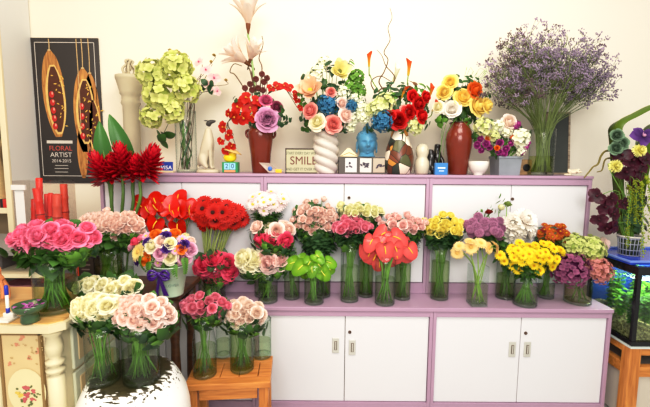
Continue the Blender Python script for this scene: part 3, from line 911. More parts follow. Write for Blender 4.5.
bunch(V, (248, 231, 296, 249), 7, 7.4, 'rose', 'rose', 'flower', 'hot pink rose in the row below the white daisy mums', 'row of hot pink roses', pink_hot, RF, up=.1, Yc=2.08, depth=.25, coll=1.3)
V = CV('glass_vase', 'dark vase half hidden behind the green anthuriums', 322, 262, 297, 17, water=.7, wmat=WATERG)
bunch(V, (289, 197, 341, 238), 48, 4.5, 'tight', 'spray_rose', 'flower', 'pale blush spray rose above the green anthuriums', 'blush spray roses above green anthuriums', pink_pale, RF, up=.6, rough=1.7)
V = CV('glass_vase', 'tall vase of cream spray roses behind the pink spray rose vase', 365, 250, 297, 14.5, water=.75, wmat=WATERG)
bunch(V, (334, 200, 386, 222), 26, 4.7, 'tight', 'spray_rose', 'flower', 'small cream spray rose behind the pink spray roses', 'cream spray roses', creamg, RF, up=.6, rough=1.7)
V = CV('glass_vase', 'tall vase of blush spray roses behind the coral anthuriums', 402, 252, 301.4, 16, water=.72, wmat=WATERG)
bunch(V, (374, 211, 428, 238), 34, 4.8, 'tight', 'spray_rose', 'flower', 'pale pink spray rose just above the coral anthuriums', 'pale spray roses above coral anthuriums', pink_pale2, RF, up=.6, rough=1.7)
V = CV('glass_vase', 'tall vase of yellow spray roses right of the coral anthuriums', 439, 247, 301.6, 18, water=.7, wmat=WATERG, rt=.052)
bunch(V, (420, 212, 467, 242), 32, 4.7, 'tight', 'spray_rose', 'flower', 'lemon yellow spray rose in the bunch left of mauve pompons', 'yellow spray roses', yellow_r, RF, up=.6, rough=1.7)
V = CV('glass_vase', 'flared vase of mauve pompons behind the daisies', 501.5, 259, 298.6, 18, water=.6, wmat=WATERG)
bunch(V, (461, 214, 509, 241), 21, 5.2, 'pompon', 'chrysanthemum', 'flower', 'round mauve pompon mum above the apricot gerberas', 'mauve pompon mums', mauve, CF, up=.3, Yc=2.12, rough=1.5)
bunch(V, (497, 210, 540, 243), 6, 12, 'mum', 'chrysanthemum', 'flower', 'large shaggy white mum right of the mauve pompons', 'large white mums', white_m, CF, up=.15, depth=.35, Yc=2.15)
for i, (px, py, r, m_, lab) in enumerate(((501, 208, 4.5, creamg, 'pale green lily bud standing above the white mums'), (508, 204, 4.5, P('green bud', (110, 140, 70), (150, 170, 90)), 'pointed green lily bud topmost over the white mums'), (489, 212, 4, rustd, 'dark red bud left of the pale lily buds'))):
    hd = at(px, py, 2.15); flower('lily_bud', lab, 'flower bud', 'buds above the white mums', 'tight', hd, V3((rnd(-.3, .3), -.2, 1)), r*mpp(hd), m_, stem_path(V, hd), [(.9, 'thinfol', THINF, LEAFL, .8)])
V = CV('glass_vase', 'clear vase of rust mums behind the hydrangea vase', 543.5, 262, 299, 15, water=.35)
bunch(V, (533, 219, 575, 250), 34, 3.8, 'daisy', 'chrysanthemum', 'flower', 'small rust brown mum behind the yellow daisies', 'rust mums', [rust, gold_d], CF, up=.6, rough=2.4, alt={i: ('daisy', [rustd, gold_d]) for i in range(0, 34, 3)})
# front row
V = CV('glass_vase', 'vase of hot pink roses behind the stool flowers', 215, 268, 303, 22, water=.5)
bunch(V, (191, 248, 237, 283), 12, 9.6, 'rose', 'rose', 'flower', 'hot pink rose below the red gerberas', 'hot pink roses below gerberas', pink_hot, [(.72, 'broadfol', BROADF, LEAFD, .8), (.56, 'broadfol', BROADF, LEAFD, .9)], up=.35, depth=.5, coll=.6)
V = CV('glass_vase', 'low clear vase of cream and pink roses on the ledge', 268, 276, 305, 20, water=.5)
bunch(V, (234, 249, 268, 277), 6, 9.6, 'rose', 'rose', 'flower', 'cream rose at the left of the cream and pink bunch', 'cream roses on the ledge', cream, [(.80, 'broadfol', BROADF, LEAFD, .8)], up=.2, depth=.4, coll=.7)
bunch(V, (254, 247, 293, 276), 8, 9.4, 'rose', 'rose', 'flower', 'blush pink rose beside the cream roses on the ledge', 'pink roses on the ledge', pink_pale2, [(.72, 'broadfol', BROADF, LEAFD, .8), (.56, 'broadfol', BROADF, LEAFD, .9)], up=.2, depth=.4, coll=.7)
V = CV('glass_vase', 'short clear vase of green anthuriums with visible stems', 314, 266, 306.3, 20, water=.62)
bunch(V, (289, 246, 336, 281), 13, 9.5, 'anthurium', 'anthurium', 'flower', 'lime green anthurium in the short clear vase', 'lime green anthuriums', [green_an, spad_g], None, up=.35, depth=.6, stem_r=.003,
      tips=lambda u, v: V3((u*1.2, 0, -.6+.3*v)))
V = CV('glass_vase', 'tall clear vase of pink spray roses left of the coral anthuriums', 349.3, 244, 303.8, 18.5, water=.6)
bunch(V, (327, 214, 376, 242), 28, 5.2, 'tight', 'spray_rose', 'flower', 'mid pink spray rose left of the coral anthuriums', 'pink spray roses by coral anthuriums', pink_mid, RF, up=.5, rough=1.7)
V = CV('glass_vase', 'wrinkled clear vase of coral anthuriums at the front', 384.5, 258, 307.3, 20, water=.55, rt=.056)
CORV = V
bunch(V, (356, 222, 418, 270), 17, 11.8, 'anthurium', 'anthurium', 'flower', 'coral pink anthurium in the big bunch at the centre', 'coral anthuriums', [coral_an, spad_y], None, up=.1, depth=.55, stem_r=.003,
      tips=lambda u, v: V3((u*.6+rnd(-.2, .2), 0, -1 if v < .5 else rnd(-.8, .4))), vary=.1)
V = CV('glass_vase', 'square cut glass vase of apricot gerberas', 476.3, 267, 307.5, 16, water=.55, square=True)
for (px, py, r, d) in ((471, 247, 8.5, (-.1, -1, .1)), (457, 253, 7, (-.5, -.8, -.1)), (459, 246, 6, (-.4, -.6, .6)), (481, 243, 7, (.1, -.6, .7)), (489, 248, 7, (.5, -.7, .2)), (497, 249, 6, (.8, -.5, .1)), (470, 241, 6, (0, -.3, 1)), (495, 244, 5.5, (.6, -.2, .8))):
    hd = at(px, py, 2.02); flower('gerbera', 'pale apricot gerbera in the square cut glass vase', 'flower', 'apricot gerberas', 'gerbera', hd, d, r*mpp(hd), [peach_g, apr_d], stem_path(V, hd), None, .0032, plain('fresh gerbera stem', (140, 172, 80), .5, 0, .15, 30))
V = CV('glass_vase', 'flared clear vase of yellow daisies at the front', 524.3, 272, 309, 23, water=.5, neck=.036, rt=.05)
bunch(V, (497, 238, 566, 274), 58, 5.2, 'daisy', 'daisy', 'flower', 'bright yellow daisy mum in the flared vase', 'yellow daisies', [yellow, gold_d], CF, up=.4, depth=.6, rough=2.0, Yc=2.03)
V = CV('glass_vase', 'low clear vase of hydrangeas at the right end of the ledge', 576.5, 279, 307, 25, water=.6, wmat=glass('tea coloured vase water', (232, 226, 200), (180, 168, 124), .8))
for (px, py, r, m_, lab) in ((569, 269, 18.5, hyd_p, 'plum purple hydrangea in the low vase'), (598, 270, 14, hyd_k, 'dusty pink hydrangea at the right of the low vase'), (574, 245, 12.5, hyd_g, 'pale lime hydrangea at the upper left of the low vase'), (590, 249, 14.5, hyd_g, 'pale lime hydrangea behind the dusty pink one')):
    hd = at(px, py, 2.07 if py > 255 else 2.13); flower('hydrangea', lab, 'flower', 'hydrangeas at the end of the ledge', 'hydrangea', hd, ((px-576)/40, -.7, .7), r*mpp(hd)*1.02, m_, stem_path(V, hd), [(.7, 'broadfol', BROADF, LEAFL if m_ is hyd_g else LEAF, .8)], .004)
hd = at(604, 244, 2.18); flower('snapdragon', 'pale pink flower spike lying behind the lime hydrangeas', 'flower', None, 'tight', hd, (1, -.3, .25), 8*mpp(hd), pink_pale, stem_path(V, hd), [(.85, 'thinfol', THINF, LEAFL, .9)])
# ================================================================== DRESSER (left front)
M_CREAMP = plain('aged cream paint', (220, 208, 174), .5, 0, .05, 14)
M_PANEL = plain('parchment painted panel', (216, 192, 148), .6, 0, .10, 9)
M_SAGE = plain('pale sage drawer trim', (206, 208, 186), .5, 0, .05, 12)
M_TOPW = wood('varnished dresser top', (196, 150, 84), (222, 184, 122), 3, .35)
M_ROSEPINT = plain('painted rose pink', (196, 104, 104), .6, 0, .3, 60)
M_LEAFPINT = plain('painted leaf green', (110, 118, 70), .6, 0, .2, 60)
DZ = .856
DX1 = -.905; DX0 = -1.42; DY0 = 1.235; DY1 = 1.60
dr = empty('painted_dresser', ((DX0+DX1)/2, (DY0+DY1)/2, 0), 'cream painted dresser with floral panels and turned corner posts at lower left', 'dresser')
lpart('carcass', dr, M_CREAMP, box2(DX0, DX1-.012, DY0+.012, DY1, .06, DZ-.03, .004))
def chamf(x0, x1, y0, y1, z0, z1, c):
    pts = [(x0, y0), (x1-c, y0), (x1, y0+c), (x1, y1), (x0, y1)]
    return [(x, y, z0) for x, y in pts]+[(x, y, z1) for x, y in pts], [tuple(range(5))[::-1], tuple(range(5, 10))]+[(i, (i+1) % 5, (i+1) % 5+5, i+5) for i in range(5)]
lpart('top_board', dr, M_CREAMP, chamf(DX0-.02, DX1+.022, DY0-.022, DY1+.01, DZ-.03, DZ-.004, .035))
lpart('top_inlay', dr, M_TOPW, chamf(DX0, DX1+.006, DY0-.006, DY1, DZ-.0045, DZ, .03))
prof = [(.026, .05), (.026, .40), (.018, .405), (.030, .42), (.018, .435), (.030, .45), (.018, .465), (.026, .50), (.027, .655), (.016, .662), (.029, .672), (.030, .682), (.017, .692), (.029, .70), (.030, .712), (.017, .722), (.025, .735), (.028, .765), (.022, .80), (.032, .81), (.032, DZ-.0305)]
for px_ in (DX1-.03, -1.135):
    g = G(); g.add(lathe(prof, 20), T(px_-dr.location.x, DY0+.022-dr.location.y, 0)); build('turned_post', g, M_CREAMP, dr)
fx0, fx1 = -1.100, DX1-.066
f = lpart('side_panel', dr, M_PANEL, box2(fx0, fx1, DY0+.002, DY0+.012, .10, DZ-.045, .003))
M_GROOVE = plain('panel groove gold', (150, 122, 76), .6)
g = G()
for b in (box2(fx0-.008, fx0, DY0-.002, DY0+.012, .1, DZ-.04), box2(fx1, fx1+.008, DY0-.002, DY0+.012, .1, DZ-.04), box2(fx0-.008, fx1+.008, DY0-.002, DY0+.012, DZ-.045, DZ-.037)): g.add(local(b, dr))
build('panel_molding', g, M_GROOVE, dr, smooth=False)
# painted oval with bouquet on the side panel
def flatdisc(cx, cz, rx, rz, y, n=24): return [(cx+rx*math.cos(2*PI*i/n), y, cz+rz*math.sin(2*PI*i/n)) for i in range(n)], [tuple(range(n))]
px0 = (fx0+fx1)/2+.012
zov = at(31, 392, DY0).z
g = G(); g.add(local(flatdisc(px0, zov, .066, .085, DY0-.0003), dr)); ov = build('painted_oval', g, plain('pale painted oval', (226, 214, 172), .6, 0, .05, 10), f, smooth=False)
ov.location = (0, 0, 0)
rr = random.Random(3)
M_YELPINT = plain('painted yellow', (222, 190, 90), .6, 0, .3, 60)
def blobs(root, parent, spots, y, axis='Y'):
    """spots: (x, z, r, colour key); flat painted dabs, each rose a ring of dabs"""
    gs = {0: G(), 1: G(), 2: G()}
    for i, (x, z, r, c) in enumerate(spots):
        for j in range(6 if c != 1 else 2):
            b = rr.uniform(0, 6.28); q = r*rr.uniform(.1, .75); e = r*rr.uniform(.25, .5)
            d = flatdisc(x+q*math.cos(b), z+q*math.sin(b), e, e*rr.uniform(.6, 1), 0, 8)
            off = .0001*((i*6+j) % 9+1)
            vv = [((v[0], y-off, v[2]) if axis == 'Y' else (y+off, v[0], v[2])) for v in d[0]]
            gs[c].add(local((vv, d[1]), root))
    for c, (nm, m_) in enumerate((('rose_pattern', M_ROSEPINT), ('leaf_pattern', M_LEAFPINT), ('bud_pattern', M_YELPINT))):
        if gs[c].v: build(nm, gs[c], m_, parent, smooth=False) if parent is root else put(nm, gs[c].mesh(nm, m_, False), parent)
def posy(cx, cz, R0, n=5):
    out = [(cx+rr.uniform(-1, 1)*R0*1.15, cz+rr.uniform(-1, 1)*R0*1.2, R0*.32, 1) for _ in range(14)]
    out += [(cx+R0*.75*math.cos(2*PI*k/n+.5), cz+R0*.75*math.sin(2*PI*k/n+.5), R0*.42, 0 if k != 2 else 2) for k in range(n)] + [(cx, cz, R0*.48, 0)]
    return out
blobs(dr, dr, posy(px0, zov-.01, .034), DY0-.0006)
M_ROSEPINT = plain('faint painted rose', (214, 148, 118), .6, 0, .2, 60); M_LEAFPINT = plain('faint painted leaf', (190, 164, 116), .6, 0, .2, 60)
blobs(dr, dr, [(fx0+.02+.13*rr.random(), at(20, y_, DY0).z, .010, c_) for y_ in (336, 340, 345, 349, 353, 358, 364) for c_ in (0, 1, 1)], DY0+.0015)
M_ROSEPINT = plain('painted rose pink', (196, 104, 104), .6); M_LEAFPINT = plain('painted leaf green', (110, 118, 70), .6)
dz = [(.645, .812), (.45, .632), (.255, .437), (.08, .242)]
for k, (a, b) in enumerate(dz):
    d = lpart('drawer', dr, M_SAGE, box2(DX1-.012, DX1, DY0+.075, DY1-.02, a, b, .004))
    g = G(); g.add(local(box2(DX1-.004, DX1+.003, DY0+.10, DY1-.045, a+.025, b-.025, .003), dr)); build('drawer_panel', g, M_PANEL, d, smooth=False)
    blobs(dr, d, posy((DY0+DY1)/2, (a+b)/2, .026), DX1+.0034, 'X')

V = vase_px('glass_vase', 'large clear cylinder vase of pink roses on the painted dresser', 58, 264, 317.5, 40, DZ, water=.62, wmat=glass('clear green vase water', (232, 242, 216), (180, 204, 152), .8))
bunch(V, (4, 217, 98, 258), 48, 7.4, 'rose', 'rose', 'flower', 'full pink rose in the big vase on the painted dresser', 'big pink roses on the dresser', pink_big, [(.84, 'broadfol', BROADF, LEAF, .75), (.70, 'broadfol', BROADF, LEAFL, .85), (.55, 'broadfol', BROADF, LEAF, .85)], up=.55, depth=.62, stem_r=.0026)

# low footed glass bowl with petals, pen holder, hand
p = on_z(24, 325, DZ)
bw = empty('glass_bowl', (p.x, p.y+.028, DZ), 'low footed green glass bowl of purple petals on the dresser', 'bowl')
g = G(); g.add(lathe([(.026, 0), (.028, .004), (.026, .022), (.024, .030), (.036, .036), (.046, .046), (.049, .062), (.046, .062), (.043, .05), (.02, .042)], 28, cap=True)); build('bowl_body', g, plain('dark green glass', (72, 98, 66), .1, 0, .35, 40), bw)
g = G()
rr = random.Random(5)
for k in range(26):
    a = rr.uniform(0, 6.28); q = .036*math.sqrt(rr.random())
    g.add(strip(.018, .007, rr.uniform(-.2, .5), -.6, .3, 3, 1), T(q*math.cos(a), q*math.sin(a), .048+rr.uniform(0, .014)) @ R(rr.uniform(0, 6.28), 'Z'))
tag(build('flower_petals', g, P('fallen purple petals', (170, 70, 160), (214, 140, 206), .1), None, (p.x, p.y+.028, DZ)), 'loose purple petals heaped in the green glass bowl', 'petals', None, 'stuff')
p = on_z(5, 322, DZ)
ph = empty('pen_stand', (p.x-.006, p.y+.012, DZ), 'white card stand under the blue pen on the dresser', 'stand')
g = G(); g.add(box(0, 0, .004, .055, .05, .008, .002)); build('stand_base', g, M_WHITE, ph)
g = G(); g.add(box(.004, .012, .016, .036, .018, .018, .003)); build('pen_socket', g, M_WHITE, ph)
pn = empty('pen', (p.x-.004, p.y+.020, DZ+.02), 'white and blue pen upright in its stand on the dresser', 'pen')
g = G(); g.add(lathe([(.0045, 0), (.0055, .01), (.0055, .07)], 12)); build('barrel', g, M_WHITE, pn)
g = G(); g.add(lathe([(.006, .068), (.0062, .072), (.006, .098), (.003, .102)], 12)); build('pen_cap', g, plain('blue pen plastic', (36, 52, 170), .3), pn)
g = G(); g.add(lathe([(.0060, .004), (.0060, .022)], 12)); build('grip', g, plain('blue pen plastic', (36, 52, 170), .3), pn)

def skin(name, chain, mat, parent=None, loc=(0, 0, 0), sub=2):
    """chain: list of (verts [(x,y,z,r)...], edges) grown into one smooth surface"""
    vs, es = chain
    me = bpy.data.meshes.new(name); me.from_pydata([v[:3] for v in vs], es, []); 
    ob = bpy.data.objects.new(name, me); COL.objects.link(ob)
    m = ob.modifiers.new('skin', 'SKIN'); m.use_smooth_shade = True
    for i, v in enumerate(vs):
        sv = me.skin_vertices[0].data[i]; sv.radius = (v[3], v[3]); sv.use_root = (i == 0)
    s_ = ob.modifiers.new('sub', 'SUBSURF'); s_.levels = sub; s_.render_levels = sub
    dg = bpy.context.evaluated_depsgraph_get(); dg.update()
    m2 = bpy.data.meshes.new_from_object(ob.evaluated_get(dg))
    bpy.data.objects.remove(ob)
    m2.materials.clear(); m2.materials.append(mat)
    m2.polygons.foreach_set('use_smooth', [True]*len(m2.polygons))
    return put(name, m2, parent, loc)
# hand and forearm reaching in from the left edge, fingertips on the bowl
M_SKIN = plain('warm skin', (226, 146, 92), .5, 0, .04, 12)
hw = at(3, 288, 1.44); ft = at(13, 304, 1.40)
Lh = .115
vs = []; es = []
def hv(x, y, z, r): vs.append((x, y, z, r)); return len(vs)-1
# built along its own axes: +x towards the fingertips, z up
a0 = hv(.0, 0, 0, .026); a1 = hv(-.10, 0, .012, .031); a2 = hv(-.24, 0, .03, .040); a3 = hv(-.34, 0, .04, .043)
es += [(a0, a1), (a1, a2), (a2, a3)]
pm = hv(.045, 0, .004, .031); es.append((a0, pm))
for k, (oy, L, dz_) in enumerate(((.028, .070, .0), (.010, .078, .004), (-.010, .073, .003), (-.027, .058, -.002))):
    b = hv(.078, oy, .006+dz_, .0105); c = hv(.078+L*.45, oy*1.25, .004+dz_, .0088); d = hv(.078+L*.78, oy*1.4, -.012+dz_, .0080); e = hv(.078+L*.95, oy*1.45, -.026+dz_, .0068)
    es += [(pm, b), (b, c), (c, d), (d, e)]
t0 = hv(.03, .034, -.008, .013); t1 = hv(.062, .052, -.020, .0105); t2 = hv(.085, .058, -.030, .0085); es += [(a0, t0), (t0, t1), (t1, t2)]
sc_ = .86
hand = skin('person', ([(x*sc_, y*sc_, z*sc_, r*sc_) for x, y, z, r in vs], es), M_SKIN)
hand.location = (hw.x-.065, hw.y+.03, DZ+.095)
hand.rotation_euler = (math.radians(-20), math.radians(28), math.radians(-38))
tag(hand, 'person off the left edge, only the bare forearm and hand reaching to the glass bowl', 'person')

# grey low cupboard behind the dresser carrying the red tubes box
lc = empty('low_cupboard', (-1.68, 2.08, 0), 'grey open low cupboard behind the pink roses, cream shelf boards', 'cupboard')
cz1 = .95
lpart('carcass', lc, plain('mid grey board', (132, 128, 126), .6, 0, .05, 8), box2(-2.0, -1.98, 1.9, 2.3, 0, cz1-.03), box2(-1.40, -1.38, 1.9, 2.3, 0, cz1-.03), box2(-1.98, -1.40, 2.28, 2.3, 0, cz1-.03))
lpart('top_board', lc, plain('grey board', (150, 146, 142), .6, 0, .05, 8), box2(-2.02, -1.36, 1.88, 2.32, cz1-.03, cz1, .003))
for zz in (.62, .80): lpart('shelf', lc, M_CREAMW, box2(-1.979, -1.401, 1.9, 2.279, zz, zz+.02))
p = at(17, 284, 1.93)
t = empty('storage_basket', (p.x, 2.02, .64), 'mauve basket on the cupboard shelf behind the reaching hand', 'basket')
g = G(); g.add(lathe([(.08, 0), (.095, .02), (.10, .11), (.092, .11), (.085, .02)], 24)); build('basket_body', g, plain('mauve weave', (150, 92, 104), .8, 0, .2, 60, bump=.3), t)
t = empty('storage_box', (-1.83, 2.06, .82), 'dark box on the upper shelf of the grey low cupboard', 'box')
g = G(); g.add(box(0, 0, .045, .20, .14, .09, .005)); build('carton', g, plain('grey carton', (110, 104, 104), .7), t)
g = G(); g.add(box(0, 0, .093, .206, .146, .012, .003)); build('lid', g, plain('charcoal carton lid', (70, 66, 68), .7), t)

# clear box of red tubes
pA, pB = at(24, 222, 2.14), at(70, 222, 2.14)
cb = empty('acrylic_box', ((pA.x+pB.x)/2, 2.14, cz1), 'clear upright box around the red bamboo tubes', 'box')
w_ = pB.x-pA.x; hgt = at(40, 181, 2.08).z-cz1
g = G()
for b in (box(-w_/2, 0, hgt/2, .003, .12, hgt), box(w_/2, 0, hgt/2, .003, .12, hgt), box(0, .06, hgt/2, w_, .003, hgt), box(0, -.06, hgt/2, w_, .003, hgt), box(0, 0, .0015, w_, .12, .003)): g.add(b)
build('clear_wall', g, glass('clear acrylic', (250, 248, 246), (224, 210, 202)), cb, smooth=False)
cd = empty('paper_strip', (at(20.5, 200, 2.06).x, 2.055, cz1), 'white folded paper strip hanging left of the red tubes', 'paper')
zt_ = at(20, 185, 2.05).z-cz1
g = G(); g.add(box(0, 0, zt_/2, .05, .002, zt_, .0005)); build('strip', g, plain('white paper', (226, 224, 222), .7), cd, smooth=False)
g = G(); g.add(box(.004, -.006, zt_-.013, .075, .012, .028, .001)); build('folded_flap', g, plain('white paper', (226, 224, 222), .7), cd, smooth=False)
M_REDT = plain('red lacquer bamboo', (236, 44, 26), .35, 0, .12, 10)
M_REDT2 = plain('faded red lacquer bamboo', (232, 84, 60), .4, 0, .1, 10)
for (xa, ya, xb, yb, w, y, m_, lab) in ((34, 199, 34, 230, 5.2, 2.12, M_REDT, 'shortest red bamboo tube at the left of the clear box'), (39, 178, 40.5, 230, 6, 2.165, M_REDT, 'tallest red bamboo tube at the left of the clear box'), (36.5, 188, 43.5, 232, 7.5, 2.105, M_REDT, 'slanted red bamboo tube leaning across the tallest one'), (46.5, 194, 46.5, 230, 4.4, 2.16, M_REDT, 'narrow red bamboo tube left of the paired middle tubes'), (50.5, 193, 51, 230, 4.4, 2.13, M_REDT, 'narrow red bamboo tube right in the middle of the clear box'), (57, 194, 57.5, 230, 8, 2.11, M_REDT2, 'wide faded red tube with square end near the middle'), (63.5, 184, 66.5, 230, 6.6, 2.14, M_REDT2, 'tall faded red tube at the right of the clear box')):
    a, b = at(xa, ya, y), at(xb, yb, y)
    k = (a.z-(cz1+.004))/(a.z-b.z); b = a+(b-a)*k
    r_ = w/2*mpp(a)
    rt = empty('bamboo_tube', b, lab, 'bamboo tube', 'red bamboo tubes in the clear box')
    L = (a-b).length; q = frame(a-b)
    pr = [(r_, 0)]
    for j in range(1, 4): z = L*j/4; pr += [(r_*.96, z-.012), (r_*1.08, z-.004), (r_*1.08, z+.004), (r_*.96, z+.012)]
    pr += [(r_, L-.003), (r_*.8, L), (r_*.78, L-.02), (.001, L-.02)]
    g = G(); g.add(lathe(pr, 16)); build('tube_body', g, m_, rt, rot=q)
    g = G(); g.add(lathe([(r_*1.09, L*.5-.003), (r_*1.09, L*.5+.003)], 16, cap=False)); build('tube_band', g, plain('dark red band', (150, 20, 18), .4), rt, rot=q)

# ---- dark brown table behind the dresser and urn
M_DWOOD = wood('dark brown table wood', (58, 34, 22), (96, 58, 36), 5, .4)
TZ = .80
tb = empty('brown_table', (-.90, 1.80, 0), 'dark brown wooden table carrying the mixed bouquet bucket', 'table')
lpart('table_top', tb, M_DWOOD, box2(-1.34, -.655, 1.67, 1.96, TZ-.025, TZ, .004))
lpart('apron', tb, M_DWOOD, box2(-1.30, -.69, 1.70, 1.72, TZ-.11, TZ-.026), box2(-1.30, -.69, 1.905, 1.925, TZ-.11, TZ-.026))
for x, y in ((-1.29, 1.71), (-.70, 1.71), (-1.29, 1.915), (-.70, 1.915)):
    g = G(); g.add(lathe([(.018, 0), (.014, .02), (.026, .3), (.020, .55), (.030, .66), (.032, TZ-.026)], 10), T(x-tb.location.x, y-tb.location.y, 0)); build('leg', g, M_DWOOD, tb)
V = vase_px('glass_vase', 'wide clear vase of blush spray roses on the dark brown table', 109, 251, 291, 30, TZ, water=.6, wmat=WATERG)
bunch(V, (73, 208, 147, 243), 80, 4.8, 'tight', 'spray_rose', 'flower', 'pale blush spray rose behind the big pink roses', 'blush spray roses on the brown table', pink_pale, rough=1.0, fol=[(.74, 'broadfol', BROADF, LEAF, .6), (.6, 'broadfol', BROADF, LEAF, .8)], up=.7, depth=.6)
p = at(87, 292, 1.72)
t = empty('gift_bag', (p.x, 1.74, TZ), 'small black printed carrier between the pink rose vase and blush spray roses', 'bag')
g = G(); hh = at(87, 258, 1.72).z-TZ; g.add(box(0, 0, hh/2, .085, .05, hh, .004)); build('bag_body', g, plain('black print paper', (34, 26, 26), .4, 0, .4, 50), t, smooth=False)
g = G()
for k in range(4): g.add(box(.004, -.0262, hh*.8-k*.022, .045-.008*(k % 2), .0006, .006))
build('print_line', g, plain('grey print', (120, 104, 98), .6), t, smooth=False)
g = G(); g.add(box(-.034, -.0262, hh*.62, .012, .0006, .05)); build('red_patch', g, plain('orange red print', (210, 66, 30), .6), t, smooth=False)
g = G(); g.add(tube(curve([(-.025, 0, hh), (-.012, 0, hh+.035), (.012, 0, hh+.035), (.025, 0, hh)], 4), .002, 5)); build('handle', g, M_BLACK, t)

# ---- pale green bucket of mixed flowers
p = on_z(167, 298, TZ); ztop = at(167, 268, p.y).z
rb = 11.5*mpp(p); rtp = 16.8*mpp(p)
bc = V3((p.x, p.y+rb, TZ)); hB = ztop-TZ
bkt = empty('bouquet_bucket', bc, 'pale mint tapered bucket with purple bow holding the mixed bouquet', 'bucket')
M_MINT = plain('pale mint lacquer', (186, 206, 184), .45, 0, .03, 10)
g = G(); g.add(lathe([(rb, 0), (rb*1.02, .004), (rtp, hB), (rtp*1.03, hB), (rtp*1.03, hB+.005), (rtp*.97, hB+.004), (rb*.95, .01), (.001, .01)], 28)); build('bucket_body', g, M_MINT, bkt)
tx = text('FLORIST', .016, bkt, (rb*1.0*.45, -rb*1.28, hB*.42), plain('grey bucket print', (126, 150, 134), .6)) if False else None
M_RIB = plain('purple satin', (70, 22, 128), .25, 0, .2, 20)
bx_, by_, bz_ = -.018, -(rtp*1.03+.004), hB*.86
rbn = None
g = G()
for s in (-1, 1):
    for k in range(2):
        g.add(tube(curve([(bx_, by_, bz_), (bx_+s*.03, by_-.008-.008*k, bz_+.018-.016*k), (bx_+s*.045, by_-.006, bz_-.002-.014*k), (bx_+s*.024, by_-.012, bz_-.014-.008*k), (bx_, by_-.003, bz_)], 5), .0055, 5))
g.add(sphere(.011, 10, 7, 1, .8, 1), T(bx_, by_-.005, bz_)); rbn = build('bow', g, M_RIB, bkt)
for k, (x1, x2) in enumerate(((-.018, -.022), (.004, .014), (.012, .026))):
    g = G(); zz = [bz_, bz_*.68, bz_*.38, bz_*.12]; yl = lambda z: -(rb+(rtp-rb)*z/hB)-.006-.002*k
    pts = [V3((bx_+x1*t_+ (x2-x1)*t_*t_, yl(z), z)) for t_, z in zip((0, .4, .75, 1), zz)]
    v = []; 
    for q in curve(pts, 4): v += [q-V3((.0065, 0, 0)), q+V3((.0065, -.001, 0))]
    f = [(2*i, 2*i+1, 2*i+3, 2*i+2) for i in range(len(v)//2-1)]; g.add((v, f)); build('ribbon_tail', g, M_RIB, rbn)
lt = text('LOVER', .018, bkt, (rb*.55, -(rb+(rtp-rb)*.42)*.90, hB*.42), plain('grey bucket print', (126, 150, 134), .6), rot=(PI/2+.2, 0, .42))
V = dict(c=bc, r=rb, rt=rtp, h=hB, neck=None)
C0 = at(162, 251, bc.y)
mix = [  # px, py, r px, kind, colours, label
 (138, 252, 9.5, 'gerbera', [P('pale lemon gerbera', (248, 222, 120), (250, 232, 170), .04), apr_d], 'large pale lemon gerbera at the left of the mixed bouquet'),
 (151, 246, 6.5, 'rose', [cream], 'cream rose right of the pale lemon gerbera'), (170, 257, 7.5, 'rose', [cream], 'big cream rose low at the centre of the mixed bouquet'),
 (145, 259, 6.5, 'rose', [orange], 'orange rose below the pale lemon gerbera'), (155, 234, 5.5, 'rose', [orange], 'orange rose at the top of the mixed bouquet'), (175, 233, 5.5, 'rose', [orange], 'orange rose at the upper right of the mixed bouquet'), (181, 249, 5, 'rose', [orange], 'orange rose at the right of the mixed bouquet'),
 (160, 253, 6.5, 'rose', [lilacp], 'lilac pink rose left of the low cream rose'), (184, 257, 7.5, 'rose', [lilacp], 'lilac pink rose at the lower right of the mixed bouquet'), (190, 249, 7, 'rose', [lilacp], 'blush lilac rose at the right rim of the mixed bouquet'), (161, 241, 6, 'rose', [pink_pale], 'blush rose near the top of the mixed bouquet'), (170, 243, 6, 'rose', [cream], 'cream rose near the top of the mixed bouquet'),
 (149, 266, 4.5, 'daisy', [lilacp, lime_d], 'lilac daisy lowest at the left of the mixed bouquet'), (158, 263, 4.5, 'daisy', [lilacp, lime_d], 'lilac daisy low at the centre of the mixed bouquet'), (178, 263, 4, 'daisy', [lilacp, lime_d], 'lilac daisy low at the right of the mixed bouquet'), (182, 239, 5, 'daisy', [lilacp, lime_d], 'lilac daisy at the upper right of the mixed bouquet'), (175, 251, 4, 'daisy', [lilacp, lime_d], 'lilac daisy right of centre in the mixed bouquet'), (146, 236, 5, 'daisy', [lilacp, lime_d], 'lilac daisy at the upper left of the mixed bouquet'), (166, 231, 4.5, 'daisy', [white_p, lime_d], 'blush daisy topmost in the mixed bouquet'),
 (165, 236, 5.5, 'peony', [purple], 'violet flower at the top of the mixed bouquet'), (166, 248, 5, 'peony', [purple], 'violet flower at the centre of the mixed bouquet'), (184, 244, 5, 'peony', [purple], 'violet flower at the right of the mixed bouquet'), (147, 242, 4.5, 'peony', [purple], 'violet flower above the pale lemon gerbera'), (137, 262, 4, 'peony', [purple], 'violet flower below the pale lemon gerbera'), (173, 262, 3.5, 'peony', [purple], 'violet flower lowest right of the cream rose'),
 (136, 242, 5.5, 'tight', [pink_hot], 'hot pink bud at the upper left of the mixed bouquet'), (141, 238, 4.5, 'tight', [pink_mid], 'pink bud at the upper left of the mixed bouquet'), (186, 236, 4, 'tight', [creamg], 'pale green bud at the upper right of the mixed bouquet'), (191, 241, 5, 'rose', [pink_pale], 'blush rose at the upper right rim of the mixed bouquet'), (131, 247, 4.5, 'tight', [lilacp], 'lilac bud at the left rim of the mixed bouquet')]
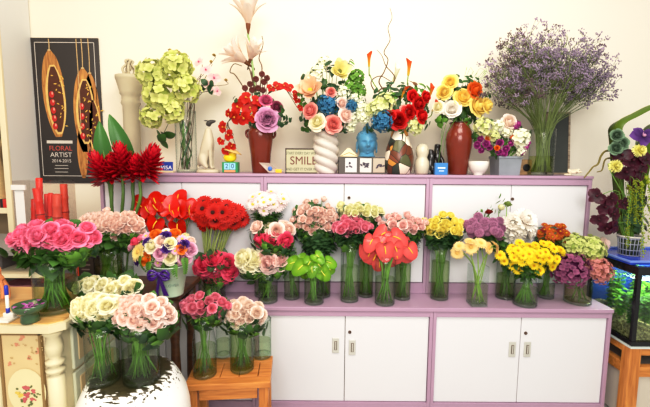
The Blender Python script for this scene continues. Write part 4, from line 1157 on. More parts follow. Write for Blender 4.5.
for (px, py, r, kd, m_, lab) in mix:
    u, v_ = (px-162)/33, (250-py)/20
    w = math.sqrt(max(0, 1-u*u-v_*v_))
    hd = at(px, py, bc.y+.03-.10*w)
    nm = {'gerbera': 'gerbera', 'rose': 'rose', 'daisy': 'daisy', 'peony': 'lisianthus', 'tight': 'rose_bud'}[kd]
    flower(nm, lab, 'flower', 'flowers of the mixed bouquet', kd, hd, (u*.8, -w-.2, v_*.6+.45), r*mpp(hd)*1.06, m_, stem_path(V, hd), [(.82, 'thinfol', THINF, LEAFL, .7)] if len(lab) % 2 else None)
for k, (px, py, dx) in enumerate(((134, 266, -.7), (147, 272, -.25), (176, 274, .2), (190, 268, .6))):
    hd = at(px, py, bc.y-.06); root = empty('fern_sprig', V['c']+V3((0, 0, .02)), ('feathery green sprig at the far left below the mixed bouquet', 'feathery green sprig over the bucket rim left of the bow', 'feathery green sprig over the bucket rim right of the bow', 'feathery green sprig at the far right below the mixed bouquet')[k], 'leaf', 'fern sprigs of the mixed bouquet')
    g = G()
    for j in range(9):
        for s in (-1, 1): g.add(strip(.022-.0014*j, .005, 0, -.4, -.2, 3, 1), T(.007*j, 0, -.0008*j*j) @ R(s*.95, 'Z'))
    build('frond', g, LEAFL, root, hd-V['c']-V3((0, 0, .02))-V3((dx*.04, -.0, -.045)), rot=frame(V3((dx*.8, -.7, .4)), V3((dx*.8, -.45, -.85))))
    g = G(); e = hd-V['c']-V3((0, 0, .02)); g.add(tube(curve([(0, 0, 0), (dx*.05, -.03, hB), e-V3((dx*.04, 0, -.045))], 4), .0016, 5)); build('stem', g, STEM, root)

# ================================================================== URN WITH CREAM AND PINK ROSES
UZ = .62
uc = V3((at(133, 395, 1.33).x, 1.335, 0))
un = empty('ceramic_drum', uc, 'white ceramic drum stool with jagged dark painted top under the front roses', 'stool')
def urn_mat():
    m, nt, b = base_mat('white glaze with dark brushed top')
    tc = nt.nodes.new('ShaderNodeTexCoord'); sx = nt.nodes.new('ShaderNodeSeparateXYZ'); nt.links.new(tc.outputs['Object'], sx.inputs[0])
    le = nt.nodes.new('ShaderNodeVectorMath'); le.operation = 'LENGTH'
    cx = nt.nodes.new('ShaderNodeCombineXYZ'); nt.links.new(sx.outputs[0], cx.inputs[0]); nt.links.new(sx.outputs[1], cx.inputs[1]); nt.links.new(cx.outputs[0], le.inputs[0])
    mp = nt.nodes.new('ShaderNodeMapping'); mp.inputs['Scale'].default_value = (1, 3.2, 3.2); nt.links.new(tc.outputs['Object'], mp.inputs[0])
    n = nt.nodes.new('ShaderNodeTexNoise'); n.inputs['Scale'].default_value = 26; n.inputs['Detail'].default_value = 4; nt.links.new(mp.outputs[0], n.inputs['Vector'])
    ma = nt.nodes.new('ShaderNodeMath'); ma.operation = 'MULTIPLY_ADD'; ma.inputs[1].default_value = .16; nt.links.new(n.outputs['Fac'], ma.inputs[0]); nt.links.new(le.outputs['Value'], ma.inputs[2])
    gt = nt.nodes.new('ShaderNodeMath'); gt.operation = 'GREATER_THAN'; gt.inputs[1].default_value = .222; nt.links.new(ma.outputs[0], gt.inputs[0])
    n2 = nt.nodes.new('ShaderNodeTexNoise'); n2.inputs['Scale'].default_value = 60; nt.links.new(tc.outputs['Object'], n2.inputs['Vector'])
    mx0 = nt.nodes.new('ShaderNodeMix'); mx0.data_type = 'RGBA'; mx0.inputs['A'].default_value = srgb((22, 20, 14)); mx0.inputs['B'].default_value = srgb((86, 78, 50)); nt.links.new(n2.outputs['Fac'], mx0.inputs['Factor'])
    mx = nt.nodes.new('ShaderNodeMix'); mx.data_type = 'RGBA'; mx.inputs['B'].default_value = srgb((240, 240, 236))
    nt.links.new(gt.outputs[0], mx.inputs['Factor']); nt.links.new(mx0.outputs['Result'], mx.inputs['A']); nt.links.new(mx.outputs['Result'], b.inputs['Base Color'])
    b.inputs['Roughness'].default_value = .3
    return m
ur = .2
g = G(); g.add(lathe([(.13, 0), (.15, .01), (.185, .15), (ur, .30), (ur, .42), (ur*.985, .48), (ur*.93, .535), (ur*.84, .575), (ur*.765, .603), (ur*.71, .616), (ur*.66, .6195), (.05, .62), (.002, .62)], 48)); build('drum_body', g, urn_mat(), un)
g = G(); g.add(lathe([(.138, .012), (.158, .02), (.158, .04), (.145, .05)], 40, cap=False)); build('foot_ring', g, M_WHITE, un)
V1 = vase_px('glass_vase', 'clear cylinder vase of cream roses on the ceramic drum', 104.5, 333, 390, 32, UZ, water=.5)
V2 = vase_px('glass_vase', 'clear cylinder vase of pale pink roses on the ceramic drum', 142.5, 330, 390, 36, UZ, water=.55)
V3_ = vase('glass_vase', 'narrow clear vase at the back of the ceramic drum', (uc.x-.03, 1.432, UZ), .034, .20, water=.5)
FR = [(.84, 'broadfol', BROADF, LEAF, .62), (.66, 'broadfol', BROADF, LEAF, .62)]
bunch(V1, (66, 290, 129, 324), 28, 7.3, 'rose', 'rose', 'flower', 'ivory rose in the front vase on the ceramic drum', 'ivory roses on the drum, front vase', cream, FR, up=.5, depth=.6)
bunch(V3_, (72, 273, 146, 297), 20, 6.2, 'rose', 'rose', 'flower', 'ivory rose in the back row behind the other ivory roses', 'ivory roses on the drum, back vase', cream, [(.84, 'broadfol', BROADF, LEAF, .7)], up=.6, depth=.4, coll=.5)
bunch(V2, (105, 292, 178, 335), 50, 6.8, 'rose', 'rose', 'flower', 'pale pink rose in the front vase on the ceramic drum', 'pale pink roses on the drum', pink_pale, FR, up=.5, depth=.6)
bl = on_z(166, 378, .50)
for k in range(3):
    t = empty('black_dish', (-.725+.004*k, 1.615, .455+.016*k+.001), ('lowest of the small black dishes stacked behind the ceramic drum', 'middle one of the small black dishes stacked behind the ceramic drum', 'topmost of the small black dishes stacked behind the ceramic drum')[k], 'dish', 'black dishes behind the drum')
    g = G(); g.add(lathe([(.02, 0), (.03, .004), (.036, .013), (.033, .013), (.02, .006), (.001, .006)], 20)); build('dish_body', g, M_BLACK, t)
    g = G(); g.add(lathe([(.0335, .0128), (.0365, .0135), (.0365, .0145), (.0335, .0145)], 20, cap=False)); build('rim', g, plain('grey glazed rim', (96, 92, 92), .2), t)
sp = empty('plant_pedestal', (-.725, 1.615, 0), 'dark narrow pedestal behind the drum holding black dishes', 'pedestal')
g = G(); g.add(box(0, 0, .445, .10, .074, .02, .003)); build('pedestal_top', g, M_DWOOD, sp)
g = G(); g.add(lathe([(.05, 0), (.05, .02), (.02, .04), (.018, .40), (.03, .435)], 14)); build('pedestal_column', g, M_DWOOD, sp)

# ================================================================== WOODEN STOOL
SZ = on_z(227, 383.5, .41).z
SY0, SY1 = on_z(227, 384, .41).y, 1.85
SX0, SX1 = on_z(184.5, 384.5, .41).x, on_z(270, 383, .41).x
M_SW = wood('honey acacia', (172, 104, 44), (222, 152, 78), 4, .4, 'X')
M_SWY = wood('honey acacia leg', (168, 100, 42), (214, 144, 72), 5, .45, 'Z')
st = empty('wooden_stool', ((SX0+SX1)/2, (SY0+SY1)/2, 0), 'small honey brown wooden stool under four rose vases', 'stool')
wd = (SX1-SX0)
lpart('seat', st, M_SW, box2(SX0, SX1, SY0, SY0+.055, SZ-.028, SZ, .003), *[box2(SX0+.06+(wd-.12)*i/3, SX0+.06+(wd-.12)*(i+1)/3-.0015, SY0+.056, SY1-.056, SZ-.028, SZ, .003) for i in range(3)],
      box2(SX0, SX1, SY1-.055, SY1, SZ-.028, SZ, .003), box2(SX0, SX0+.0585, SY0+.056, SY1-.056, SZ-.028, SZ, .003), box2(SX1-.0585, SX1, SY0+.056, SY1-.056, SZ-.028, SZ, .003))
lw = .045
for x in (SX0+.008, SX1-.008-lw):
    for y in (SY0+.008, SY1-.008-lw):
        lpart('leg', st, M_SWY, box2(x, x+lw, y, y+lw, 0, SZ-.0285, .004))
lpart('apron', st, M_SW, box2(SX0+.06, SX1-.06, SY0+.016, SY0+.036, SZ-.085, SZ-.029, .002), box2(SX0+.06, SX1-.06, SY1-.036, SY1-.016, SZ-.085, SZ-.029, .002),
      box2(SX0+.016, SX0+.036, SY0+.06, SY1-.06, SZ-.085, SZ-.029, .002), box2(SX1-.036, SX1-.016, SY0+.06, SY1-.06, SZ-.085, SZ-.029, .002))
VS = lambda lab, *a, **k: vase_px('glass_vase', lab, *a, SZ, **k)
V = VS('jar shaped clear vase of pink spray roses, front left on the stool', 205.3, 323, 381, 23.5, water=.52, neck=.043, rt=.047)
bunch(V, (178, 289, 231, 322), 20, 5.9, 'tight', 'spray_rose', 'flower', 'deep pink spray rose at the left of the wooden stool', 'pink spray roses on the stool', pink_mid, [(.85, 'rosefol', ROSEF, LEAF, .7), (.6, 'broadfol', BROADF, LEAFL, .6)], up=.4, depth=.6)
V = VS('cloudy green cylinder vase, front right on the stool', 242.3, 327, 375.5, 24, water=.80, wmat=WATERG, mat=GLG)
W4 = V
bunch(V, (213, 296, 272, 331), 28, 6.3, 'tight', 'spray_rose', 'flower', 'pale peach spray rose at the right of the wooden stool', 'peach spray roses on the stool', peach, [(.85, 'rosefol', ROSEF, LEAF, .7)], up=.4, depth=.5)
VS('clear vase at the back right corner of the stool', 262.5, 322, 361, 18, water=.45, mat=GLG)
VS('slim clear vase at the back of the stool between the front two', 223.5, 326, 360, 14, water=.5, mat=GLG)

st.rotation_euler.z = math.radians(5); st.location.x -= .010
# ================================================================== AQUARIUM ON ITS STAND (right)
AX = 1.635
AY0 = 1.93; AY1 = 2.30; AX1 = 2.42
AZ0 = .445; AZ1 = .875
aq = empty('aquarium', ((AX+AX1)/2, (AY0+AY1)/2, AZ0), 'black rimmed planted aquarium on the wooden stand at right', 'aquarium')
M_AQB = plain('black aquarium frame', (22, 22, 26), .25, 0, .1, 20)
M_AQG = glass('aquarium glass', (246, 252, 250), (190, 210, 204))
lpart('tank_glass', aq, M_AQG, box2(AX+.006, AX+.010, AY0+.02, AY1-.02, AZ0+.03, AZ1-.03), box2(AX+.02, AX1-.02, AY0+.006, AY0+.010, AZ0+.03, AZ1-.03), box2(AX1-.010, AX1-.006, AY0+.02, AY1-.02, AZ0+.03, AZ1-.03))
lpart('back_panel', aq, plain('blue aquarium background', (40, 84, 214), .5, 0, .2, 6), box2(AX+.012, AX1-.012, AY1-.012, AY1-.008, AZ0+.02, AZ1-.02))
for b in ((AX, AX+.022, AY0, AY0+.022), (AX1-.022, AX1, AY0, AY0+.022), (AX, AX+.018, AY1-.018, AY1), (AX1-.018, AX1, AY1-.018, AY1)):
    lpart('corner_post', aq, M_AQB, box2(*b, AZ0+.024, AZ1-.046, .002))
def ringbox(x0, x1, y0, y1, z0, z1, w): return [box2(x0, x1, y0, y0+w, z0, z1, .002), box2(x0, x1, y1-w, y1, z0, z1, .002), box2(x0, x0+w, y0+w, y1-w, z0, z1, .002), box2(x1-w, x1, y0+w, y1-w, z0, z1, .002)]
lpart('top_rim', aq, M_AQB, *ringbox(AX-.004, AX1+.004, AY0-.004, AY1+.004, AZ1-.045, AZ1-.002, .03))
lpart('bottom_rim', aq, M_AQB, box2(AX-.004, AX1+.004, AY0-.004, AY1+.004, AZ0, AZ0+.024, .002))
lpart('aquarium_water', aq, glass('aquarium water', (244, 250, 244), (214, 232, 214)), box2(AX+.0115, AX1-.0115, AY0+.0115, AY1-.0125, AZ0+.025, AZ1-.075))
def gravel():
    m, nt, b = base_mat('tan aquarium gravel')
    v = nt.nodes.new('ShaderNodeTexVoronoi'); v.inputs['Scale'].default_value = 90
    tc = nt.nodes.new('ShaderNodeTexCoord'); nt.links.new(tc.outputs['Object'], v.inputs['Vector'])
    cr = nt.nodes.new('ShaderNodeValToRGB'); cr.color_ramp.elements[0].color = srgb((110, 86, 54)); cr.color_ramp.elements[1].color = srgb((214, 190, 140))
    sp_ = nt.nodes.new('ShaderNodeSeparateColor'); nt.links.new(v.outputs['Color'], sp_.inputs[0]); nt.links.new(sp_.outputs[0], cr.inputs[0]); nt.links.new(cr.outputs[0], b.inputs['Base Color'])
    bp = nt.nodes.new('ShaderNodeBump'); bp.inputs['Distance'].default_value = .01; nt.links.new(v.outputs['Distance'], bp.inputs['Height']); nt.links.new(bp.outputs[0], b.inputs['Normal'])
    return m
g = G(); nx, ny = 24, 12
v = []; f = []
gx = lambda i: AX+.014+(AX1-AX-.028)*i/nx
gy = lambda j: AY0+.014+(AY1-AY0-.030)*j/ny
gh = lambda i, j: AZ0+.085+.014*math.sin(i*.9)+.035*j/ny
for i in range(nx+1):
    for j in range(ny+1): v.append((gx(i), gy(j), gh(i, j)))
for i in range(nx):
    for j in range(ny): a = i*(ny+1)+j; f.append((a, a+ny+1, a+ny+2, a+1))
b0 = len(v)
for i in range(nx+1): v.append((gx(i), gy(0), AZ0+.026))
for i in range(nx): f.append((b0+i, b0+i+1, (i+1)*(ny+1), i*(ny+1)))
b1 = len(v)
for j in range(ny+1): v.append((gx(0), gy(j), AZ0+.026))
for j in range(ny): f.append((b1+j, j, j+1, b1+j+1))
tag(build('gravel', G().add((v, f)), gravel()), 'tan gravel bed lying in the aquarium', 'gravel', None, 'stuff')
rr = random.Random(11)
AQL = P('bright aquatic green', (70, 130, 36), (150, 206, 70), .25, .4, .3)
AQD = P('deep aquatic green', (40, 92, 30), (96, 160, 52), .25, .4, .3)
k = 0
for i in range(9):
    for j in range(3):
        x = AX+.045+i*.082+rr.uniform(-.02, .02); y = AY0+.06+j*.10+rr.uniform(-.02, .02)
        if i > 5 and j == 0: continue
        z0 = AZ0+.085+.03*j/3; h_ = rr.uniform(.15, .21)+.03*j
        lab = 'bushy bright green water plant rooted in the aquarium gravel'
        t = empty('water_plant', (x, y, z0), lab, 'water plant', 'water plants in the aquarium')
        g = G(); g2 = G()
        for s in range(9):
            a = rr.uniform(0, 6.28); sp_ = rr.uniform(.012, .034); hh = h_*rr.uniform(.6, 1)
            pts = curve([(0, 0, 0), (sp_*.4*math.cos(a), sp_*.4*math.sin(a), hh*.5), (sp_*math.cos(a), sp_*math.sin(a), hh)], 4)
            g2.add(tube(pts, .0014, 4))
            for q in range(2, len(pts)):
                for w in range(4):
                    g.add(strip(.03*rr.uniform(.7, 1.2), .0075, rr.uniform(-.2, .7), -.4, -.2, 3, 1), Matrix.Translation(pts[q]) @ R(rr.uniform(0, 6.28), 'Z'))
        build('foliage', g, AQL if (i+j) % 3 else AQD, t); build('stem', g2, STEM, t); k += 1
# stand
M_STW = wood('orange pine stand', (170, 100, 36), (222, 154, 78), 4, .45, 'Z')
M_STWX = wood('orange pine rail', (176, 104, 38), (226, 158, 80), 4, .45, 'X')
sd = empty('aquarium_stand', ((AX+AX1)/2, (AY0+AY1)/2, 0), 'orange pine stand with pale panels under the aquarium', 'stand')
sx0, sx1, sy0, sy1 = AX-.012, AX1+.02, AY0-.012, AY1+.01
lpart('glass_plate', sd, plain('pale plate edge', (206, 216, 212), .2), box2(sx0, sx1, sy0, sy1, AZ0-.010, AZ0-.001))
for x in (sx0, sx1-.06):
    for y in (sy0, sy1-.06): lpart('post', sd, M_STW, box2(x, x+.06, y, y+.06, 0, AZ0-.0105, .003))
for z0_, z1_ in ((AZ0-.05, AZ0-.0115), (AZ0-.17, AZ0-.115)):
    for b in (box2(sx0+.061, sx1-.061, sy0+.006, sy0+.045, z0_, z1_, .002), box2(sx0+.061, sx1-.061, sy1-.045, sy1-.006, z0_, z1_, .002), box2(sx0+.006, sx0+.045, sy0+.061, sy1-.061, z0_, z1_, .002), box2(sx1-.045, sx1-.006, sy0+.061, sy1-.061, z0_, z1_, .002)):
        lpart('rail', sd, M_STWX, b)
M_PAN = plain('pale washed panel', (206, 198, 186), .6, 0, .06, 8)
for b in (box2(sx0+.061, sx1-.061, sy0+.02, sy0+.03, .02, AZ0-.171), box2(sx0+.02, sx0+.03, sy0+.061, sy1-.061, .02, AZ0-.171)): lpart('infill_panel', sd, M_PAN, b)
lpart('dark_shelf', sd, plain('grey shelf recess', (116, 112, 108), .6), box2(sx0+.046, sx1-.046, sy0+.046, sy1-.046, AZ0-.13, AZ0-.12))
area('tank_fill_light', ((AX+AX1)/2, AY0+.16, AZ1-.012), ((AX+AX1)/2, AY0+.16, 0), .68, .2, 9, (244, 255, 236))  # added fill light, tucked behind the rim to brighten the dark tank
# blue lid on top
bl = empty('blue_tray', ((AX+AX1)/2, (AY0+AY1)/2, AZ1), 'glossy blue plastic tray lid lying over the aquarium', 'tray')
M_BLUE = plain('glossy blue plastic', (38, 74, 206), .2, 0, .08, 8)
lpart('tray_base', bl, M_BLUE, box2(AX-.01, AX1, AY0+.045, AY1+.03, AZ1-.001, AZ1+.010, .003))
lpart('tray_rim', bl, plain('pale blue edge', (120, 150, 226), .2), *ringbox(AX-.014, AX1+.004, AY0+.041, AY1+.034, AZ1+.0105, AZ1+.022, .012))
TRZ = AZ1+.010
# small blue and white basket with the wrapped bouquet
p = at(629, 247, 2.14)
cb = V3((p.x+.02, 2.16, TRZ))
bs = empty('mesh_basket', cb, 'blue and white mesh basket of the orchid bouquet on the tray', 'basket')
g = G(); gb = G()
r0_, r1_, hbk = .050, .060, .11
for k in range(20):
    a = 2*PI*k/20; gb.add(tube([(r0_*math.cos(a), r0_*math.sin(a), .003), (r1_*math.cos(a), r1_*math.sin(a), hbk)], .0022, 4))
for z in (.004, .035, .07, .10): 
    r_ = r0_+(r1_-r0_)*z/hbk; gb.add(tube([(r_*math.cos(2*PI*k/24), r_*math.sin(2*PI*k/24), z) for k in range(25)], .0022, 4, cap=False))
build('basket_mesh', gb, plain('pale grey wire', (186, 190, 204), .4), bs)
g.add(tube([(r1_*math.cos(2*PI*k/24), r1_*math.sin(2*PI*k/24), hbk) for k in range(25)], .006, 6, cap=False)); build('rim', g, M_WHITE, bs)
g = G(); g.add(lathe([(.044, .004), (.053, hbk*.9), (.001, hbk*.9)], 18)); build('floral_foam', g, plain('dark green foam', (52, 66, 44), .9), bs)
VB = dict(c=cb+V3((0, 0, .02)), r=.035, rt=.05, h=hbk-.02, neck=None)
# big folded leaf wrap
LW = P('olive wrap leaf', (70, 96, 26), (120, 146, 48), .05, .35, .1)
def leafwrap(pts_px, Y, wd, lab, nm='wrap_leaf'):
    P3 = [at(px, py, Y) for px, py in pts_px]
    root = empty(nm, P3[0], lab, 'leaf')
    C_ = curve([q-P3[0] for q in P3], 6); v = []; f = []
    for i, q in enumerate(C_):
        t = i/(len(C_)-1); w = wd*(.35+.65*math.sin(PI*min(1, .08+.8*t)))
        v += [q+V3((0, -w, -.012)), q+V3((0, 0, .006)), q+V3((0, w, -.012))]
    for i in range(len(C_)-1):
        for j in range(2): a = 3*i+j; f.append((a, a+1, a+4, a+3))
    g = G(); g.add((v, f)); b = build('blade', g, LW, root)
    s_ = b.modifiers.new('thick', 'SOLIDIFY'); s_.thickness = .002
    g = G(); g.add(tube([q+V3((0, 0, .007)) for q in C_], .0022, 5)); build('leaf_midrib', g, P('pale midrib', (150, 160, 80), (170, 180, 100)), root)
leafwrap([(621, 236), (619, 190), (616, 140), (617, 124), (632, 115), (652, 106), (668, 108)], 2.22, .055, 'olive green leaf folded into an arch over the orchid bouquet')
leafwrap([(634, 236), (640, 170), (652, 128), (668, 118)], 2.25, .07, 'olive green leaf standing at the back of the orchid bouquet')
aub = P('aubergine orchid petals', (44, 8, 22), (92, 30, 52), .18, .4, .12)
for (px, py, r, d) in ((597, 196, 9, (-.6, -.8, .1)), (605, 207, 9, (-.2, -1, .1)), (599, 219, 8, (-.5, -.8, -.2)), (611, 199, 8, (.1, -1, .2)), (613, 214, 9, (.3, -1, 0)), (606, 228, 9, (-.1, -1, -.3)), (614, 227, 8, (.4, -.9, -.2)), (623, 203, 8, (.3, -1, .2)), (622, 155, 10, (-.4, -.9, .2)), (632, 160, 11, (.1, -1, .1)), (626, 172, 10, (-.2, -1, -.1)), (640, 172, 11, (.3, -1, 0)), (634, 184, 9, (.0, -1, -.2)), (646, 160, 10, (.3, -.9, .2))):
    hd = at(px, py, 2.06 if px < 625 and py > 190 else 2.09)
    flower('orchid', 'aubergine orchid in the left hanging spray of the basket bouquet' if py > 190 else 'aubergine orchid in the main cluster under the violet flower', 'flower', 'hanging aubergine orchids' if py > 190 else 'clustered aubergine orchids', 'orchid', hd, d, r*mpp(hd)*1.05, [aub, P('dark orchid lip', (60, 14, 30), (110, 40, 60))], [VB['c'], VB['c']+V3(((hd.x-cb.x)*.3, -.02, .16)), V3((hd.x*.45+cb.x*.55, hd.y+.05, max(hd.z, cb.z+.17)+.02))], None, .002)
hd = at(643, 136, 2.07); flower('lily', 'violet silk lily at the top of the basket bouquet', 'flower', None, 'orchid', hd, (-.1, -1, .3), 13*mpp(hd), [P('violet silk petals', (60, 18, 92), (124, 78, 160), .04), P('pink stamen', (206, 150, 190), (226, 180, 200))], [VB['c'], VB['c']+V3((0, .02, .25))], None, .003)
for (px, py, r) in ((617, 135, 6), (622, 143, 6.5), (616, 148, 6)):
    hd = at(px, py, 2.08); flower('succulent_rosette', 'blue green succulent rosette beside the violet lily', 'flower', 'succulent rosettes', 'rose', hd, (-.3, -1, .2), r*mpp(hd), P('sage rosette', (70, 100, 76), (140, 170, 140), .1), [VB['c'], VB['c']+V3((-.03, .0, .2))], None, .0025)
for (px, py, lab) in ((641, 150, 'yellow tassel flower right under the violet lily'), (617, 166, 'pale yellow starry flower left of the orchid cluster')):
    hd = at(px, py, 2.05); flower('tassel_flower', lab, 'flower', None, 'mum', hd, (.2, -1, .2), 6.5*mpp(hd), P('pale yellow tassel', (220, 210, 90), (244, 240, 160), .05), [VB['c'], VB['c']+V3((.0, -.01, .2))], None, .0025)
ama = P('lime bead clusters', (110, 130, 22), (170, 178, 50), .25, .6, .1)
for k, (px, y0, y1, lean) in enumerate(((631, 190, 246, -3), (642, 186, 255, 1), (649, 180, 240, 2), (636, 184, 222, 0))):
    top = at(px-3, y0-6, 2.05); a = at(px, y0+4, 2.02); m_ = at(px+lean, (y0+y1)/2, 2.01); e = at(px+lean, y1, 2.01)
    root = empty('amaranth_strand', VB['c'], 'lime beaded strand hanging from the basket bouquet', 'flower', 'hanging lime amaranth strands')
    pts = curve([top, a, m_, e], 12); pts = [q-VB['c'] for q in pts]
    g = G(); g.add(tube(curve([(0, 0, 0), (0, 0, .12), top-VB['c']+V3((0, .02, .01))], 4)+pts, .0014, 4)); build('stem', g, STEM, root)
    g = G()
    for q in pts[4:]:
        for w in range(5):
            g.add(OCT, Matrix.Translation(q+V3((rnd(-.010, .010), rnd(-.010, .010), rnd(-.010, .010)))) @ S(rnd(.003, .006)))
    build('bead_tassel', g, ama, root)
for k, (px, py, dx) in enumerate(((644, 205, .4), (652, 195, .6), (640, 222, .2), (650, 225, .5), (632, 214, -.1))):
    hd = at(px, py, 2.13); root = empty('leaf_sprig', VB['c'], 'dark green foliage sprig behind the lime strands', 'leaf', 'foliage behind the lime strands')
    put('foliage', proto('broadfol%d' % (k % 3), (lambda kk=k: BROADF(kk % 3)), LEAFD), root, hd-VB['c'], frame((dx, -.5, .3), None, rnd(0, 6)), 1.1)
    g = G(); g.add(tube(curve([(0, 0, 0), (0, .01, .11), hd-VB['c']], 4), .0018, 4)); build('stem', g, STEMD, root)
# curly twig
tp = curve([at(622, 236, 2.17), at(620, 190, 2.17), at(621, 160, 2.16), at(615, 152, 2.16), at(606, 151, 2.15), at(601, 156, 2.15), at(598, 164, 2.14), at(593, 167, 2.14), at(589, 172, 2.13), at(584, 178, 2.12)], 5)
root = empty('curly_twig', tp[0], 'curly green brown twig reaching left from the basket bouquet', 'twig')
g = G(); g.add(tube([q-tp[0] for q in tp], [.008*(1-.6*i/len(tp)) for i in range(len(tp))], 6)); build('main_branch', g, P('mossy twig', (116, 108, 40), (150, 136, 64)), root)
tp2 = curve([at(621, 160, 2.16), at(612, 158, 2.15), at(605, 160, 2.15), at(602, 170, 2.14), at(597, 172, 2.14)], 5)
g = G(); g.add(tube([q-tp[0] for q in tp2], [.006*(1-.6*i/len(tp2)) for i in range(len(tp2))], 6)); build('side_branch', g, P('mossy twig', (116, 108, 40), (150, 136, 64)), root)
# ================================================================== TOP SHELF
YT = 2.36
def onshelf(px, Y=YT): q = at(px, 173, Y); return V3((q.x, Y, ZT))
def hz(py, Y=YT): return at(325, py, Y).z - ZT
def xz(px, py, Y=YT): return at(px, py, Y)
S1 = mpp((0, YT, ZT))
def afl(nm, lab, grp, kd, V, px, py, r, d, m_, Y=None, fol=None, mid=None, sr=.002, sm=None, tip=None, cat='flower'):
    hd = at(px, py, Y or V['c'].y-.05)
    pth = stem_path(V, hd)
    if mid: pth += [at(a, b, V['c'].y) for a, b in mid]
    return flower(nm, lab, cat, grp, kd, hd, d, r*mpp(hd), m_, pth, fol, sr, sm, tip)
def sprig(V, px, py, d, lab, grp, mat=LEAF, key='broadfol', gen=BROADF, sc_=1.0, Y=None):
    hd = at(px, py, Y or V['c'].y-.03); root = empty('leaf_sprig', V['c']+V3((0, 0, .02)), lab, 'leaf', grp)
    b = root.location.copy()
    put('foliage', proto(key+str(int(px) % 3), (lambda kk=int(px) % 3: gen(kk)), mat), root, hd-b, frame(d, None, rnd(0, 6)), sc_)
    g = G(); g.add(tube(curve([(0, 0, 0), V['c']+V3(((hd.x-V['c'].x)*.2, 0, V['h']))-b, hd-b], 4), .0018, 4)); build('stem', g, STEMD, root)


def fill(V, x0, x1, y0, y1, n, lab, grp, mats=(LEAFD, LEAF, LEAFD, LEAFL), sc_=.55, Y=None):
    cx, cy = (x0+x1)/2, (y0+y1)/2
    for i, (u, v) in enumerate(spread_points(n, x0, x1, y0, y1)):
        sprig(V, cx+u*(x1-x0)/2, cy-v*(y1-y0)/2, (u*.8+rnd(-.2, .2), -.7, v*.6+rnd(-.2, .3)), lab, grp, mats[i % len(mats)], ('broadfol', 'rosefol')[i % 2], (BROADF, ROSEF)[i % 2], sc_*rnd(.8, 1.15), Y or V['c'].y-.05)
# white baluster column
p = onshelf(134, 2.52)
cl = empty('baluster_column', p, 'white plaster baluster column with pierced finial behind the red gingers', 'column')
z_ = lambda y: hz(y, 2.52); s = mpp(p)
M_PL = plain('cream plaster', (196, 186, 160), .6, 0, .04, 14)
g = G(); g.add(lathe([(11*s, 0), (11*s, .03), (9*s, .04), (7.5*s, z_(150)), (7.5*s, z_(108)), (9*s, z_(105)), (8*s, z_(102)), (8*s, z_(98)), (9.5*s, z_(96)), (9.5*s, z_(94)), (12.5*s, z_(82)), (13*s, z_(81)), (13*s, z_(78)), (9*s, z_(77)), (.005, z_(76))], 28)); build('column_shaft', g, M_PL, cl)
g = G()
for k in range(5):
    a = 2*PI*k/5; g.add(tube(curve([(4*s*math.cos(a), 4*s*math.sin(a), z_(77.5)), (6*s*math.cos(a), 6*s*math.sin(a), z_(71)), (2.5*s*math.cos(a), 2.5*s*math.sin(a), z_(66)), (3.6*s*math.cos(a+.5), 3.6*s*math.sin(a+.5), z_(63)), (.5*s, 0, z_(61.5))], 4), .008, 5))
g.add(sphere(2.4*s, 10, 8), T(0, 0, z_(70))); build('finial', g, M_PL, cl)

# 1 lime hydrangea arrangement in a glass vase
V = vase('glass_vase', 'clear vase with twisted green leaves under the lime hydrangeas', onshelf(187, 2.37), 10*S1, hz(112), water=.0)
for k in range(5):
    a = k*1.256; c = V['c']; r_ = .035
    root = empty('coiled_leaf', c+V3((0, 0, .02)), 'dark green leaf coiled inside the lime hydrangea vase', 'leaf', 'coiled leaves in the lime hydrangea vase')
    pts = [V3((r_*math.cos(a+q*.35), r_*math.sin(a+q*.35), .01+q*.027)) for q in range(11)]
    v = []
    for q in pts: v += [q, q+V3((0, 0, .024))]
    g = G(); g.add((v, [(2*i, 2*i+2, 2*i+3, 2*i+1) for i in range(10)])); build('blade', g, LEAFD if k % 2 else LEAF, root)
lim = P('chartreuse floret petals', (176, 190, 84), (230, 232, 158), .06)
for (px, py, r, lab) in ((153, 74, 15, 'lime hydrangea at the upper left of the silk hydrangeas'), (176, 67, 15, 'lime hydrangea at the top of the silk hydrangeas'), (162, 95, 16, 'lime hydrangea at the lower left of the silk hydrangeas'), (186, 88, 14, 'lime hydrangea at the right of the silk hydrangeas'), (172, 110, 12, 'lime hydrangea lowest over the vase among the silk hydrangeas'), (152, 117, 11, 'lime hydrangea drooping lowest at the left of the silk hydrangeas')):
    afl('hydrangea', lab, 'lime silk hydrangeas', 'bighyd', V, px, py, r, ((px-170)/30, -.8, (88-py)/30+.3), lim, 2.30)
orc_p = P('blush orchid petals', (240, 190, 196), (244, 222, 214), .06); orc_l = P('magenta orchid lip', (196, 40, 110), (226, 120, 160))
for i, (px, py, r, d) in enumerate(((206, 70, 7, (.1, -1, .2)), (214, 78, 7.5, (.4, -1, 0)), (199, 62, 6, (-.2, -1, .4)), (217, 91, 5.5, (.7, -.8, -.2)), (209, 86, 6, (.3, -1, -.1)))):
    afl('orchid', 'blush silk orchid right of the lime hydrangeas', 'blush silk orchids', 'orchid', V, px, py, r, d, [orc_p, orc_l], 2.36, mid=[(196, 95)], sm=STEMB)
for i, (px, py) in enumerate(((170, 50), (179, 53), (214, 55), (226, 80), (211, 62))):
    afl('orchid_bud', 'small ochre bud on a wiry stem over the lime hydrangeas', 'ochre buds', 'tight', V, px, py, 2.2, (.2, -.4, 1), P('ochre bud', (150, 120, 50), (196, 170, 96)), 2.36, mid=[(190, 90)], sm=STEMB, sr=.0014, cat='flower bud')
sprig(V, 209, 85, (.6, -.6, -.2), 'dark green leaf sprig among the blush silk orchids', None, LEAFD, sc_=.8)
